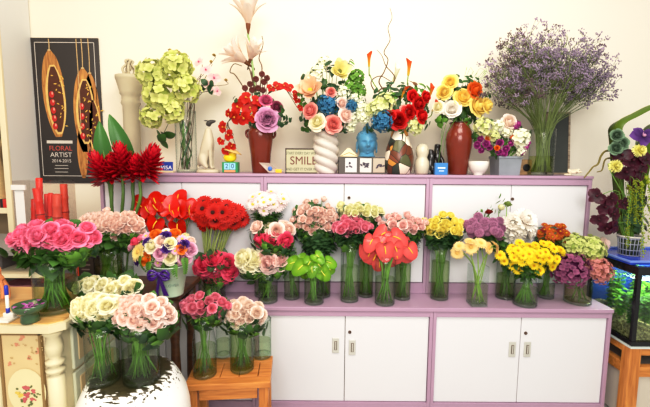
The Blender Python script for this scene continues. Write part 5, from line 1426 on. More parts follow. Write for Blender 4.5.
sprig(V, 160, 140, (-.3, -.6, -.6), 'drooping green leaf sprig left of the lime hydrangea vase', None, LEAF, sc_=1.1, Y=2.44)

# card sign
p = onshelf(166.5, 2.30)
cs = empty('card_sign', p, 'small blue VISA card sign on the lavender top board', 'sign')
w = 12.5*mpp(p); h_ = hz(163, 2.30)
g = G(); g.add(box(0, 0, h_*.56, w, .006, h_*.88, .001), R(-.15, 'X')); build('sign_plate', g, plain('royal blue sign', (30, 62, 160), .3), cs, smooth=False)
g = G(); g.add(box(0, .008, .006, w*1.15, .035, .012, .002)); build('sign_base', g, plain('cream sign base', (220, 206, 170), .5), cs, smooth=False)
text('VISA', h_*.50, cs, (0, -.0042+.15*h_*.45, h_*.45), plain('white lettering', (244, 244, 244), .5), rot=(PI/2-.15, 0, 0), sx=1.05)

# seated greyhound statue
p = onshelf(208, 2.33); s = mpp(p)
dgm = empty('greyhound_statue', p, 'white seated greyhound statue with dark head on the top board', 'statue')
M_DOG = plain('antique white plaster', (196, 186, 164), .5, 0, .05, 14)
g = G(); g.add(lathe([(11.5*s, 0), (11.5*s, .010), (10.5*s, .018), (4*s, .024), (.001, .024)], 26), S(1, .62, 1)); build('plinth', g, M_DOG, dgm)
Z = lambda y: hz(y, 2.33)
chain = [(0*s, 0, Z(145), 6.4*s), (1.2*s, 0, Z(138.5), 5.6*s), (1.6*s, 0, Z(133), 3.8*s), (1.0*s, 0, Z(128), 3.2*s),
         (-2.5*s, 0, Z(155), 5.6*s), (-5*s, 0, Z(163), 6.2*s), (-3.5*s, -4.2*s, Z(162), 4.2*s), (-1*s, -5*s, Z(167), 2.2*s), (1.5*s, -5*s, Z(169), 1.8*s), (-3.5*s, 4.2*s, Z(162), 4.2*s), (1.5*s, 5*s, Z(169), 1.8*s),
         (3.4*s, -2.8*s, Z(151), 2.6*s), (3.8*s, -3*s, Z(160), 1.7*s), (4.2*s, -3*s, Z(168), 1.5*s), (6.4*s, -3*s, Z(169.3), 1.6*s), (3.4*s, 2.8*s, Z(151), 2.6*s), (3.8*s, 3*s, Z(160), 1.7*s), (4.2*s, 3*s, Z(168), 1.5*s), (6.4*s, 3*s, Z(169.3), 1.6*s),
         (-9.5*s, 0, Z(167), 1.3*s), (-8*s, -5*s, Z(169), 1.0*s)]
ed = [(0, 1), (1, 2), (2, 3), (0, 4), (4, 5), (5, 6), (6, 7), (7, 8), (5, 9), (9, 10), (0, 11), (11, 12), (12, 13), (13, 14), (0, 15), (15, 16), (16, 17), (17, 18), (5, 19), (19, 20)]
skin('body', (chain, ed), M_DOG, dgm)
hc = [(.8*s, 0, Z(127.5), 2.7*s), (2.2*s, -.4*s, Z(123.6), 3.0*s), (5*s, -.8*s, Z(122.5), 2.1*s), (8.2*s, -1.2*s, Z(122.2), 1.35*s), (9.3*s, -1.3*s, Z(122.3), 1.0*s)]
hd_ = skin('head', (hc, [(0, 1), (1, 2), (2, 3), (3, 4)]), plain('dark grey muzzle', (66, 62, 58), .4, 0, .15, 30), dgm)
for sy_ in (-1, 1):
    g = G(); g.add(strip(4.2*s, 1.3*s, .3, -.7, -.4, 4, 1), T(1.2*s, sy_*2.2*s-.3*s, Z(121.4)) @ R(PI+sy_*.25, 'Z')); build('ear', g, plain('dark ear', (52, 48, 46), .5), hd_)

# perpetual calendar with small yellow figure
p = onshelf(231, 2.31); s = mpp(p); Z = lambda y: hz(y, 2.31)
ca = empty('desk_calendar', p, 'tiny green block calendar reading 20 beside the greyhound statue', 'calendar')
g = G(); g.add(box(0, 0, Z(168), 15.5*s, 9*s, Z(163)-.002, .003)); build('calendar_frame', g, plain('green calendar frame', (40, 140, 84), .4), ca, smooth=False)
for dx, ch in ((-2.9, '2'), (2.9, '0')):
    g = G(); g.add(box(dx*s, -4.4*s, Z(167), 5.4*s, 1.2*s, 6.4*s, .001)); c_ = build('date_block', g, plain('pale blue block', (150, 206, 232), .5), ca, smooth=False)
    text(ch, 6.2*s, c_, (dx*s, -5.05*s, Z(167)), plain('navy digit', (24, 40, 90), .5))
g = G(); g.add(box(0, -4.5*s, Z(171.8), 11*s, 1*s, 2.2*s, .001)); build('month_strip', g, plain('peach strip', (220, 150, 110), .5), ca, smooth=False)
cf = empty('yellow_figurine', p+V3((0, 0, 2*(Z(168))-Z(173)-.0)), 'small yellow figurine with wide straw hat on top of the block calendar', 'figurine')
cf.location.z = ZT+Z(168)+(Z(163)-.002)/2; cf.scale = (1.3, 1.3, 1.3)
g = G(); g.add(sphere(4.6*s, 14, 10, 1.1, .8, .85), T(-.6*s, 0, 3.4*s)); g.add(sphere(3.2*s, 12, 9, 1, .9, .9), T(1.5*s, -.6*s, 6.2*s)); build('figurine_body', g, plain('bright yellow glaze', (248, 214, 30), .35, 0, .06, 30), cf)
g = G(); g.add(lathe([(7.2*s, 0), (6.2*s, .7*s), (2.6*s, 2.2*s), (.1*s, 3.4*s)], 20), T(1.5*s, 0, 7.6*s) @ R(.32, 'Y')); build('hat', g, plain('straw hat brim', (214, 180, 116), .8, 0, .2, 60), cf)

# 2 tall brown vase
M_BRN = plain('red brown glaze', (120, 44, 26), .18, 0, .18, 14)
p = onshelf(261, 2.37); s = mpp(p); Z = lambda y: hz(y, 2.37)
bv = empty('brown_vase', p, 'red brown glazed vase with two small lugs under the tall magnolias', 'vase')
g = G(); g.add(lathe([(8.2*s, 0), (8.6*s, .005), (10*s, Z(155)), (12*s, Z(140)), (12.6*s, Z(134)), (11.6*s, Z(130.5)), (10.6*s, Z(129.5)), (11.6*s, Z(127)), (10.4*s, Z(127)), (9.4*s, Z(132))], 32)); build('vase_body', g, M_BRN, bv)
for s_ in (-1, 1):
    g = G(); g.add(tube(curve([(s_*11.2*s, 0, Z(130.5)), (s_*14*s, 0, Z(132)), (s_*14*s, 0, Z(136)), (s_*12*s, 0, Z(138.5))], 4), 1.2*s, 7)); build('handle', g, M_BRN, bv)
V = dict(c=p, r=8*s, rt=9*s, h=Z(128), neck=None)
mag = [P('blush magnolia petals', (248, 222, 200), (252, 240, 232), .03, .5, .35), P('brown calyx', (120, 70, 40), (150, 96, 60))]
stmg = P('pale green thick stem', (140, 176, 110), (160, 190, 130), .05, .5, 0)
afl('magnolia', 'tall blush trumpet flower topmost on the long green stem', 'tall blush magnolias', 'trumpet', V, 248, 10, 20, (.05, -.25, 1), mag, 2.35, mid=[(256, 100), (250, 45)], sr=.007, sm=stmg)
afl('magnolia', 'blush trumpet flower tilted left below the topmost one', 'tall blush magnolias', 'trumpet', V, 236, 54, 18, (-.75, -.5, .55), mag, 2.33, mid=[(258, 105), (252, 74)], sr=.005, sm=STEMB)
afl('magnolia', 'blush trumpet flower tilted right below the topmost one', 'tall blush magnolias', 'trumpet', V, 253, 50, 15, (.35, -.4, .8), mag, 2.34, mid=[(256, 100), (250, 70)], sr=.004, sm=STEMB)
for i, (pts, lab) in enumerate((([(258, 126), (260, 90), (262, 68), (259, 58), (263, 45), (262, 36)], 'curly brown twig rising right of the tall magnolias'), ([(256, 126), (250, 100), (236, 76), (230, 72), (234, 64), (242, 66)], 'curly brown twig looping left below the blush trumpets'))):
    tp = curve([at(a, b, 2.36) for a, b in pts], 5); root = empty('curly_twig', tp[0], lab, 'twig')
    g = G(); g.add(tube([q-tp[0] for q in tp], [.004*(1-.5*j/len(tp)) for j in range(len(tp))], 6)); build('branch', g, STEMB, root)
red_o = P('vermilion orchid petals', (176, 16, 12), (214, 46, 28), .12)
lip_o = P('yellow orchid lip', (230, 150, 40), (240, 190, 90))
for (px, py, r) in ((246, 98, 8), (238, 107, 9), (250, 108, 9), (235, 117, 8), (244, 118, 8.5), (257, 101, 7), (254, 117, 7), (229, 114, 6)):
    afl('orchid', 'vermilion silk orchid in the cluster over the brown vase left side', 'vermilion orchids left of the peony', 'orchid', V, px, py, r, ((px-246)/20, -1, (108-py)/20+.1), [red_o, lip_o], 2.29)
for (px, py, r) in ((223, 127, 6.5), (229, 135, 6.5), (221, 141, 5), (226, 150, 6), (232, 146, 5.5)):
    afl('orchid', 'vermilion silk orchid in the spray hanging beside the greyhound', 'vermilion orchids hanging left', 'orchid', V, px, py, r, (-.4, -1, -.1), [red_o, lip_o], 2.28, mid=[(244, 112), (228, 122)], sm=STEMB)
for (px, py, r) in ((271, 88, 5), (277, 86, 5.5), (284, 86, 5.5), (290, 88, 5), (295, 94, 4.5), (297, 100, 4.5), (300, 108, 4)):
    afl('orchid', 'vermilion silk orchid in the spray arching right toward the white vase', 'vermilion orchids arching right', 'orchid', V, px, py, r, (.3, -1, .3), [red_o, lip_o], 2.32, mid=[(262, 108), (268, 94)] + ([(282, 86)] if px > 286 else []), sm=STEMB)
afl('peony', 'mauve peony at the front of the brown vase', None, 'peony', V, 267, 119, 11.5, (.2, -1, .15), P('mauve peony petals', (130, 34, 96), (232, 178, 212), .04), 2.27)
afl('rose', 'magenta rose above the mauve peony', None, 'rose', V, 266, 100, 6.5, (.2, -.8, .5), P('magenta rose petals', (176, 40, 90), (216, 110, 150)), 2.30)
afl('rose', 'dusky plum rose right of the magenta rose', None, 'rose', V, 277, 107, 6.5, (.5, -.8, .3), P('plum rose petals', (120, 36, 70), (170, 80, 110)), 2.32)
for (px, py) in ((250, 84), (256, 79), (262, 74), (264, 82), (258, 88), (252, 90), (267, 78), (263, 90), (245, 88)):
    afl('berry_head', 'dusky red berry head under the tall magnolias', 'dusky berry heads', 'pompon', V, px, py, 3.4, (0, -.6, 1), P('dusky berry', (96, 34, 34), (150, 78, 70), .1), 2.36, sm=STEMB)
for (px, py, d) in ((284, 116, (1, -.5, .2)), (290, 122, (1, -.4, -.3)), (280, 126, (.7, -.6, -.4)), (252, 126, (-.5, -.7, -.4)), (234, 100, (-.8, -.4, .4)), (272, 112, (.3, -.5, .6))):
    sprig(V, px, py, d, 'dark glossy leaf sprig around the mauve peony', 'leaf sprigs around the mauve peony', LEAFD, sc_=.55, Y=2.30)

fill(V, 236, 284, 94, 128, 9, 'dark glossy leaf sprig around the mauve peony', 'leaf sprigs around the mauve peony', (LEAFD, LEAFD, LEAF), .5)
# leaflet with colour blocks
p = onshelf(268, 2.27); s = mpp(p); Z = lambda y: hz(y, 2.27)
lf = empty('folded_leaflet', p, 'small tilted colourful leaflet leaning at the foot of the brown vase', 'leaflet')
g = G(); g.add(([(-9*s, .0, Z(163)), (2*s, -.01, Z(163.5)), (12*s, -.015, Z(172.5)), (1*s, -.02, Z(172.8))], [(0, 1, 2, 3)])); o1 = build('sheet', g, plain('printed sheet', (176, 160, 150), .5, 0, .3, 80), lf, smooth=False); o1.modifiers.new('t', 'SOLIDIFY').thickness = .002
g = G(); g.add(sphere(2.2*s, 10, 7, 1, .4, 1), T(2.5*s, -.022, Z(169))); build('blue_emblem', g, plain('blue patch', (70, 120, 200), .5), lf)
g = G(); g.add(box(11*s, -.018, Z(171.3), 6*s, .012, 3.4*s, .001)); build('yellow_tab', g, plain('yellow patch', (236, 190, 40), .5), lf)

# SMILE sign
p = onshelf(303.5, 2.33); s = mpp(p); Z = lambda y: hz(y, 2.33)
sm_ = empty('smile_sign', p, 'cream wooden block sign reading SMILE left of the white spiral vase', 'sign')
W_, H_ = 36*s, Z(148.5)
g = G(); g.add(box(0, .012, H_/2, W_, .03, H_, .002)); build('block', g, plain('dark sign edge', (74, 60, 48), .6), sm_, smooth=False)
g = G(); g.add(box(0, -.0035, H_/2, W_*.95, .002, H_*.93, .001)); build('sign_face', g, plain('cream sign face', (186, 182, 152), .6, 0, .05, 20), sm_, smooth=False)
M_SG = plain('sage grey lettering', (96, 104, 92), .6); M_BL = plain('brown lettering', (110, 62, 54), .6)
text('START EVERY DAY WITH A', H_*.155, sm_, (0, -.0055, H_*.80), M_SG, sx=.74)
g = G()
for b in (box(0, -.005, H_*.975, W_, .003, H_*.05), box(0, -.005, H_*.025, W_, .003, H_*.05), box(-W_*.488, -.005, H_/2, W_*.024, .003, H_), box(W_*.488, -.005, H_/2, W_*.024, .003, H_)): g.add(b)
build('sign_border', g, plain('dark sign edge', (74, 60, 48), .6), sm_, smooth=False)
text('SMILE', H_*.46, sm_, (0, -.0055, H_*.50), M_BL, sx=.95)
text('AND GET IT OVER WITH', H_*.155, sm_, (0, -.0055, H_*.17), M_SG, sx=.84)

# 3 white spiral vase
p = onshelf(325.5, 2.36); s = mpp(p); Z = lambda y: hz(y, 2.36)
wv = empty('spiral_vase', p, 'white spiral ribbed vase of silk roses and blue hydrangea', 'vase')
def spiral(a, z): return 1+.085*abs(math.sin(2*a*.5*2/2+z*22))*1.0
prof = [(9.6*s, 0)]+[((11.2+1.6*math.sin(PI*k/70))*s*.97, .004+(Z(132)-.004)*k/70) for k in range(71)]+[(10.2*s, Z(131)), (9.6*s, Z(134))]
g = G(); g.add(lathe(prof, 64, wob=lambda a, z: .80+.27*abs(math.sin(1.5*a+z*58))**.6)); build('vase_body', g, plain('matt white ceramic', (206, 198, 188), .5, 0, .02, 10), wv)
V = dict(c=p, r=9*s, rt=9.5*s, h=Z(132), neck=None)
afl('magnolia', 'pale yellow silk magnolia at the top of the white vase bouquet', None, 'magnolia', V, 340, 71, 14, (.25, -1, .25), [P('pale yellow magnolia', (236, 222, 120), (248, 242, 196), .03), P('green eye', (110, 120, 50), (150, 150, 70))], 2.29)
afl('magnolia', 'peach silk magnolia at the left of the white vase bouquet', None, 'magnolia', V, 310, 90, 17, (-.25, -1, .45), [P('peach magnolia', (240, 190, 150), (250, 226, 200), .03), lime_d], 2.27)
blu = P('teal blue petals', (24, 84, 130), (70, 140, 176), .08)
for (px, py, r, lab) in ((328, 105, 11, 'teal blue hydrangea at the centre of the white vase bouquet'), (351, 106, 7, 'small teal blue hydrangea at the right of the white vase bouquet')):
    afl('hydrangea', lab, 'teal hydrangeas in the white vase', 'hydrangea', V, px, py, r, (.1, -1, .1), blu, 2.28)
pk = P('silk pink rose', (232, 110, 110), (248, 180, 170), .06)
for (px, py, r, m_, lab) in ((310, 111, 8, pk, 'silk pink rose at the left of the white vase bouquet'), (333, 124, 9, pk, 'big silk pink rose low at the front of the white vase bouquet'), (346, 115, 7.5, pink_pale, 'blush silk rose right of the big low pink rose'), (342, 103, 6, pink_pale, 'blush silk rose right of the teal hydrangea'), (317, 122, 8.5, cream, 'cream silk rose low at the left of the white vase bouquet'), (331, 92, 5, pk, 'small silk pink rose above the teal hydrangea')):
    afl('rose', lab, 'silk roses in the white vase', 'rose', V, px, py, r, ((px-328)/30, -1, .2), m_, 2.26, fol=[(.9, 'rosefol', ROSEF, LEAFD, .6)])
wsm = P('white cluster petals', (226, 230, 180), (250, 250, 238), .04)
for (px, py, r) in ((318, 71, 8), (311, 78, 6), (324, 62, 6), (344, 93, 7), (356, 98, 6), (352, 117, 8), (361, 108, 7), (364, 118, 6), (350, 127, 6)):
    afl('white_cluster', 'small white cluster flower filling the white vase bouquet', 'white cluster flowers', 'smallhyd', V, px, py, r, ((px-335)/30, -.8, .3), wsm, 2.31)
for (px, py, r, lab) in ((356, 78, 8, 'round green leaf cluster at the upper right of the white vase bouquet'), (358, 90, 8, 'round green leaf cluster right of the pale yellow magnolia'), (351, 86, 7, 'round green leaf cluster beside the white cluster flowers')):
    afl('green_rosette', lab, 'green leaf clusters', 'smallhyd', V, px, py, r, (.5, -.8, .2), P('apple green leaf', (70, 124, 40), (128, 174, 72), .06), 2.32)
afl('seed_ball', 'brown seed ball at the far left of the white vase bouquet', None, 'pompon', V, 305, 79, 5, (-.4, -.8, .4), P('brown seed ball', (96, 72, 36), (140, 112, 62)), 2.33)
for (px, py, d, m_, sc_) in ((330, 62, (-.1, -.5, 1), LEAFD, .9), (350, 60, (.3, -.4, 1), LEAFL, .6), (327, 84, (0, -.6, .6), LEAFD, .7), (300, 118, (-.9, -.4, -.1), LEAFD, .6), (304, 128, (-.6, -.6, -.5), LEAF, .6), (322, 134, (0, -.6, -.6), LEAF, .6), (344, 132, (.4, -.6, -.6), LEAFD, .6), (364, 100, (.8, -.4, .2), LEAF, .6), (318, 100, (-.3, -.6, .3), LEAFD, .6), (337, 86, (.2, -.6, .3), LEAFD, .6)):
    sprig(V, px, py, d, 'green leaf sprig in the white vase bouquet', 'leaf sprigs in the white vase', m_, sc_=sc_, Y=2.32)

fill(V, 298, 366, 60, 133, 22, 'green leaf sprig in the white vase bouquet', 'leaf sprigs in the white vase', sc_=.55)
# three-tile box, buddha head, folded napkin
p = onshelf(361.5, 2.36); s = mpp(p); Z = lambda y: hz(y, 2.36)
bxw = 46*s; bxh = Z(156.5)
tl = empty('tile_box', p, 'long dark box with three floral picture tiles under the blue head', 'box')
g = G(); g.add(box(0, .02, bxh/2, bxw, .10, bxh, .003)); build('box_body', g, plain('dark taupe box', (92, 86, 80), .6), tl, smooth=False)
for k, dx in enumerate((-11, 3.5, 16.5)):
    g = G(); g.add(box(dx*s, -.0315, bxh*.5, 11.5*s, .003, bxh*.82, .001)); tt = build('picture_tile', g, plain('ivory tile %d' % k, ((206, 208, 206), (204, 204, 198), (182, 168, 150))[k], .4, 0, .05, 30), tl, smooth=False)
    g = G(); rr = random.Random(k)
    for j in range((5, 10, 7)[k]):
        a = rr.uniform(0, 6.28); q = rr.uniform(0, 3.4)*s
        g.add(strip((2.6, 3.6, 3.4)[k]*s, .85*s, 0, 0, 0, 3, 1), T(dx*s+q*math.cos(a), -.0334-.0001*j, bxh*.5+q*math.sin(a)) @ R(PI/2, 'X') @ R(rr.uniform(0, 6.28), 'Z'))
    build('flower_print', g, plain('dark print', (70, 60, 74), .6), tt, smooth=False)
bp = p+V3((5.0*s, .01, bxh+.0005))
bd = empty('buddha_head', bp, 'turquoise buddha head sculpture on the tile box', 'sculpture')
M_TQ = plain('turquoise glaze', (82, 142, 174), .42, 0, .06, 14)
def headmesh():
    nu, nv = 48, 40; v = []; f = []
    gs = lambda x, z, cx, cz, sx, sz: math.exp(-((x-cx)/sx)**2-((z-cz)/sz)**2)
    for j in range(nv+1):
        th = PI*j/nv
        for i in range(nu):
            ph = 2*PI*i/nu
            x = math.sin(th)*math.sin(ph); y = -math.sin(th)*math.cos(ph); z = -math.cos(th)
            fx = .82*(1-.16*max(0, -z)**2)
            X, Y_, Zz = x*fx, y*.95, z*1.12
            if y < 0.1:
                fr_ = max(0, -y)
                b = .20*gs(X, Zz, 0, -.12, .09, .20)+.10*gs(X, Zz, 0, -.25, .14, .08) - .11*(gs(X, Zz, .30, .06, .17, .10)+gs(X, Zz, -.30, .06, .17, .10)) \
                    + .06*(gs(X, Zz, .30, .02, .14, .05)+gs(X, Zz, -.30, .02, .14, .05)) + .05*(gs(X, Zz, .30, .22, .22, .05)+gs(X, Zz, -.30, .22, .22, .05)) \
                    + .08*gs(X, Zz, 0, -.50, .17, .045)+.06*gs(X, Zz, 0, -.61, .13, .05) - .06*gs(X, Zz, 0, -.555, .2, .025) + .07*gs(X, Zz, 0, -.86, .2, .12) + .04*(gs(X, Zz, .42, -.3, .2, .2)+gs(X, Zz, -.42, -.3, .2, .2))
                Y_ -= 2.6*b*fr_**.5
            v.append((X, Y_, Zz))
    for j in range(nv):
        for i in range(nu): f.append((j*nu+i, j*nu+(i+1) % nu, (j+1)*nu+(i+1) % nu, (j+1)*nu+i))
    return v, f
hs = 10.9*s
Zb = lambda py: hz(py, 2.37)-bxh
hcz = Zb(143.2)
g = G(); g.add(headmesh(), T(0, 0, hcz) @ S(hs*1.06))
g.add(lathe([(.80*hs, 0), (.80*hs, .006), (.70*hs, .06*hs), (.66*hs, .4*hs), (.7*hs, .9*hs)], 24)); build('face', g, M_TQ, bd)
g = G(); g.add(sphere(1, 24, 14, .92, .95, .80), T(0, .10*hs, hcz+.42*hs) @ S(hs*1.0)); g.add(sphere(1, 16, 10, .40, .40, .36), T(0, .08*hs, hcz+1.28*hs) @ S(hs)); g.add(sphere(1, 10, 8, .16, .16, .3), T(0, .08*hs, hcz+1.62*hs) @ S(hs))
for d in fib(90, .0):
    if d.y < -.1 and d.z < .42: continue
    g.add(sphere(.085*hs, 6, 4), T(d.x*.90*hs, .10*hs+d.y*.93*hs, hcz+.42*hs+d.z*.80*hs))
build('curled_hair', g, M_TQ, bd)
for s_ in (-1, 1):
    g = G(); g.add(sphere(1, 12, 10, .11, .18, .46), T(s_*.88*hs, .12*hs, hcz-.22*hs) @ S(hs)); g.add(sphere(1, 10, 8, .09, .14, .2), T(s_*.90*hs, .10*hs, hcz-.68*hs) @ S(hs)); build('ear', g, M_TQ, bd)
nk = empty('folded_napkin', p+V3((-13*s, -.005, bxh+.0005)), 'cream folded cloth pyramid on the tile box left of the blue head', 'napkin')
g = G(); g.add(([(-9*s, -.03, 0), (9*s, -.03, 0), (9*s, .03, 0), (-9*s, .03, 0), (-2*s, 0, 8*s), (1*s, 0, 8.4*s), (5*s, -.005, 3*s)], [(0, 1, 6, 5, 4), (1, 2, 6), (2, 3, 4, 5, 6), (3, 0, 4), (3, 2, 1, 0)])); build('cloth', g, plain('cream cloth', (226, 212, 176), .8, 0, .05, 20), nk, smooth=False)
g = G(); g.add(tube([(-8*s, -.031, .003), (0, -.02, 4*s), (8.5*s, -.031, .003)], .0015, 4)); build('fold_edge', g, plain('tan piping', (180, 150, 100), .7), nk)

# 4 mosaic vase
p = onshelf(398.5, 2.35); s = mpp(p); Z = lambda y: hz(y, 2.35)
mv = empty('mosaic_vase', p, 'bulbous mosaic vase with brown white and green patches', 'vase')
def mosaic():
    m, nt, b = base_mat('mosaic patches')
    tc = nt.nodes.new('ShaderNodeTexCoord'); mp = nt.nodes.new('ShaderNodeMapping'); mp.inputs['Scale'].default_value = (19, 19, 16); nt.links.new(tc.outputs['Object'], mp.inputs[0])
    v1 = nt.nodes.new('ShaderNodeTexVoronoi'); v1.inputs['Scale'].default_value = 1.0; nt.links.new(mp.outputs[0], v1.inputs['Vector'])
    v2 = nt.nodes.new('ShaderNodeTexVoronoi'); v2.feature = 'DISTANCE_TO_EDGE'; v2.inputs['Scale'].default_value = 1.0; nt.links.new(mp.outputs[0], v2.inputs['Vector'])
    cr = nt.nodes.new('ShaderNodeValToRGB'); cr.color_ramp.interpolation = 'CONSTANT'
    e = cr.color_ramp.elements
    cols = [(0, (110, 58, 32)), (.18, (236, 222, 200)), (.36, (58, 66, 56)), (.52, (206, 144, 64)), (.66, (90, 92, 58)), (.80, (238, 228, 210)), (.9, (130, 70, 44))]
    e[0].position = 0; e[0].color = srgb(cols[0][1]); e[1].position = cols[1][0]; e[1].color = srgb(cols[1][1])
    for q, c in cols[2:]:
        x = e.new(q); x.color = srgb(c)
    sp_ = nt.nodes.new('ShaderNodeSeparateColor'); nt.links.new(v1.outputs['Color'], sp_.inputs[0]); nt.links.new(sp_.outputs[0], cr.inputs[0])
    gt = nt.nodes.new('ShaderNodeMath'); gt.operation = 'GREATER_THAN'; gt.inputs[1].default_value = .03; nt.links.new(v2.outputs['Distance'], gt.inputs[0])
    mx = nt.nodes.new('ShaderNodeMix'); mx.data_type = 'RGBA'; mx.inputs['A'].default_value = srgb((44, 34, 28)); nt.links.new(gt.outputs[0], mx.inputs['Factor']); nt.links.new(cr.outputs[0], mx.inputs['B'])
    nt.links.new(mx.outputs['Result'], b.inputs['Base Color']); b.inputs['Roughness'].default_value = .3
    return m
g = G(); g.add(lathe([(10*s, 0), (12*s, .006), (14.2*s, Z(163)), (14.4*s, Z(157)), (12.6*s, Z(147)), (9.4*s, Z(138)), (8*s, Z(132)), (8.4*s, Z(127)), (7.4*s, Z(127)), (7*s, Z(133))], 36)); build('vase_body', g, mosaic(), mv)
g = G(); g.add(lathe([(8.5*s, Z(127.5)), (8.9*s, Z(126.5)), (8.2*s, Z(125.6)), (7.4*s, Z(126.5))], 32, cap=False)); build('rim', g, plain('dark bronze rim', (62, 46, 36), .4), mv)
V = dict(c=p, r=8*s, rt=7*s, h=Z(127), neck=None)
afl('hydrangea', 'teal blue hydrangea at the left of the mosaic vase bouquet', None, 'hydrangea', V, 382, 121, 11.5, (-.3, -1, 0), blu, 2.27)
limy = P('lime cream hydrangea', (196, 206, 120), (234, 236, 186), .05)
for (px, py, r, lab) in ((384, 104, 11, 'lime cream hydrangea above the teal ones in the mosaic vase'), (374, 109, 8, 'lime cream hydrangea at the far left of the mosaic vase bouquet'), (415, 127, 8, 'lime cream hydrangea low at the right of the mosaic vase bouquet')):
    afl('hydrangea', lab, 'lime cream hydrangeas in the mosaic vase', 'smallhyd', V, px, py, r, ((px-395)/30, -1, .2), limy, 2.28)
sred = P('silk red petals', (170, 12, 18), (222, 36, 34), .1)
for (px, py, r, lab) in ((399, 120, 9, 'big silk red rose at the centre of the mosaic vase bouquet'), (409, 112, 7, 'silk red rose right of the big red rose'), (419, 104, 7.5, 'silk red rose at the right of the mosaic vase bouquet'), (422, 116, 7, 'silk red rose lowest at the right of the mosaic vase bouquet'), (390, 116, 6, 'silk red rose left of the big red rose'), (426, 97, 6, 'silk red rose topmost at the right of the mosaic vase bouquet'), (413, 96, 6, 'silk red rose under the orange calla')):
    afl('rose', lab, 'silk red roses', 'rose', V, px, py, r, ((px-402)/25, -1, .1), sred, 2.26)
afl('rose', 'small coral silk rose between the silk red roses', None, 'rose', V, 404, 109, 4.5, (.1, -1, .3), pk, 2.27)
cal = P('flame calla petals', (206, 180, 50), (226, 70, 26), .06, .3)
for (px, py, r, d, lab, md) in ((409, 68, 9, (.05, -.15, 1), 'tall flame orange calla topmost in the mosaic vase bouquet', [(406, 100), (408, 84)]), (369, 60, 8, (-.05, -.15, 1), 'flame orange calla bud curving up at the far left', [(390, 108), (374, 84), (370, 75)]), (404, 92, 8, (.3, -.4, .9), 'flame calla below the topmost one in the mosaic vase', None), (431, 92, 8, (.2, -.4, .9), 'flame calla at the right end of the mosaic vase bouquet', None), (435, 106, 7, (.3, -.5, .8), 'flame calla lowest at the right end of the mosaic vase bouquet', None)):
    afl('calla_lily', lab, 'flame callas', 'calla', V, px, py, r, d, cal, 2.31, mid=md, sr=.0035, sm=plain('calla green stem', (120, 150, 60), .5, 0, .1, 20))
afl('calla_lily', 'white silk calla behind the flame callas', None, 'calla', V, 396, 74, 10, (.2, -.6, .8), P('white calla', (226, 226, 170), (250, 248, 232)), 2.36)
for i, (pts, lab) in enumerate((([(392, 120), (386, 95), (379, 82), (384, 72), (388, 60), (384, 52), (390, 40), (388, 28), (392, 18), (390, 8)], 'tallest curly brown twig over the mosaic vase'), ([(392, 118), (388, 92), (395, 78), (386, 66), (382, 56), (377, 50)], 'short curly twig left of the tallest twig'), ([(394, 116), (400, 92), (384, 88), (376, 92), (371, 82), (380, 76), (392, 82)], 'looping brown vine around the white calla'))):
    tp = curve([at(a, b, 2.35) for a, b in pts], 5); root = empty('curly_twig', tp[0], lab, 'twig')
    g = G(); g.add(tube([q-tp[0] for q in tp], [(.0045 if i < 2 else .006)*(1-.7*j/len(tp)) for j in range(len(tp))], 6)); build('branch', g, STEMB, root)
for (px, py, d, m_, sc_) in ((394, 92, (0, -.6, .6), LEAFD, .8), (386, 92, (-.5, -.6, .3), LEAF, .6), (416, 84, (.5, -.4, .7), plain('bronze leaf', (110, 72, 30), .4, 0, .2, 20), .7), (426, 86, (.5, -.5, .6), LEAFL, .6), (368, 130, (-.8, -.5, -.2), LEAFD, .5), (392, 130, (0, -.7, -.5), LEAFD, .5), (408, 128, (.3, -.7, -.5), LEAF, .5), (400, 104, (0, -.6, .4), LEAFD, .6), (428, 124, (.6, -.5, -.3), LEAF, .6)):
    sprig(V, px, py, d, 'leaf sprig in the mosaic vase bouquet', 'leaf sprigs in the mosaic vase', m_, sc_=sc_, Y=2.31)

fill(V, 368, 432, 82, 132, 22, 'leaf sprig in the mosaic vase bouquet', 'leaf sprigs in the mosaic vase', sc_=.5)
# small sculptures
p = onshelf(421.5, 2.36); s = mpp(p); Z = lambda y: hz(y, 2.36)
ws = empty('white_figurine', p, 'smooth white two lobed ceramic figurine beside the mosaic vase', 'figurine')
g = G(); g.add(lathe([(5.4*s, 0), (7*s, .008), (7.6*s, Z(165)), (6.9*s, Z(160.5)), (5.2*s, Z(157.5)), (5.1*s, Z(156.5)), (6.3*s, Z(153)), (6.7*s, Z(149.5)), (5.2*s, Z(145.5)), (3*s, Z(143.5)), (.2*s, Z(143))], 26)); build('figurine_body', g, plain('cream glaze', (206, 198, 176), .25, 0, .03, 20), ws)
g = G(); g.add(lathe([(1.3*s, 0), (1.5*s, .4*s), (.8*s, .8*s)], 14), T(3*s, -4.6*s, Z(149.5)) @ R(PI/2, 'X')); build('eye_mark', g, plain('grey glaze', (150, 146, 136), .3), ws)
p = onshelf(436.5, 2.37); s = mpp(p); Z = lambda y: hz(y, 2.37)
bf = empty('black_figurine', p+V3((-2.2*s, 0, 0)), 'glossy black twin figures sculpture between white figurine and brown vase', 'figurine')
M_EB = plain('glossy ebony', (26, 22, 20), .15, 0, .2, 20)
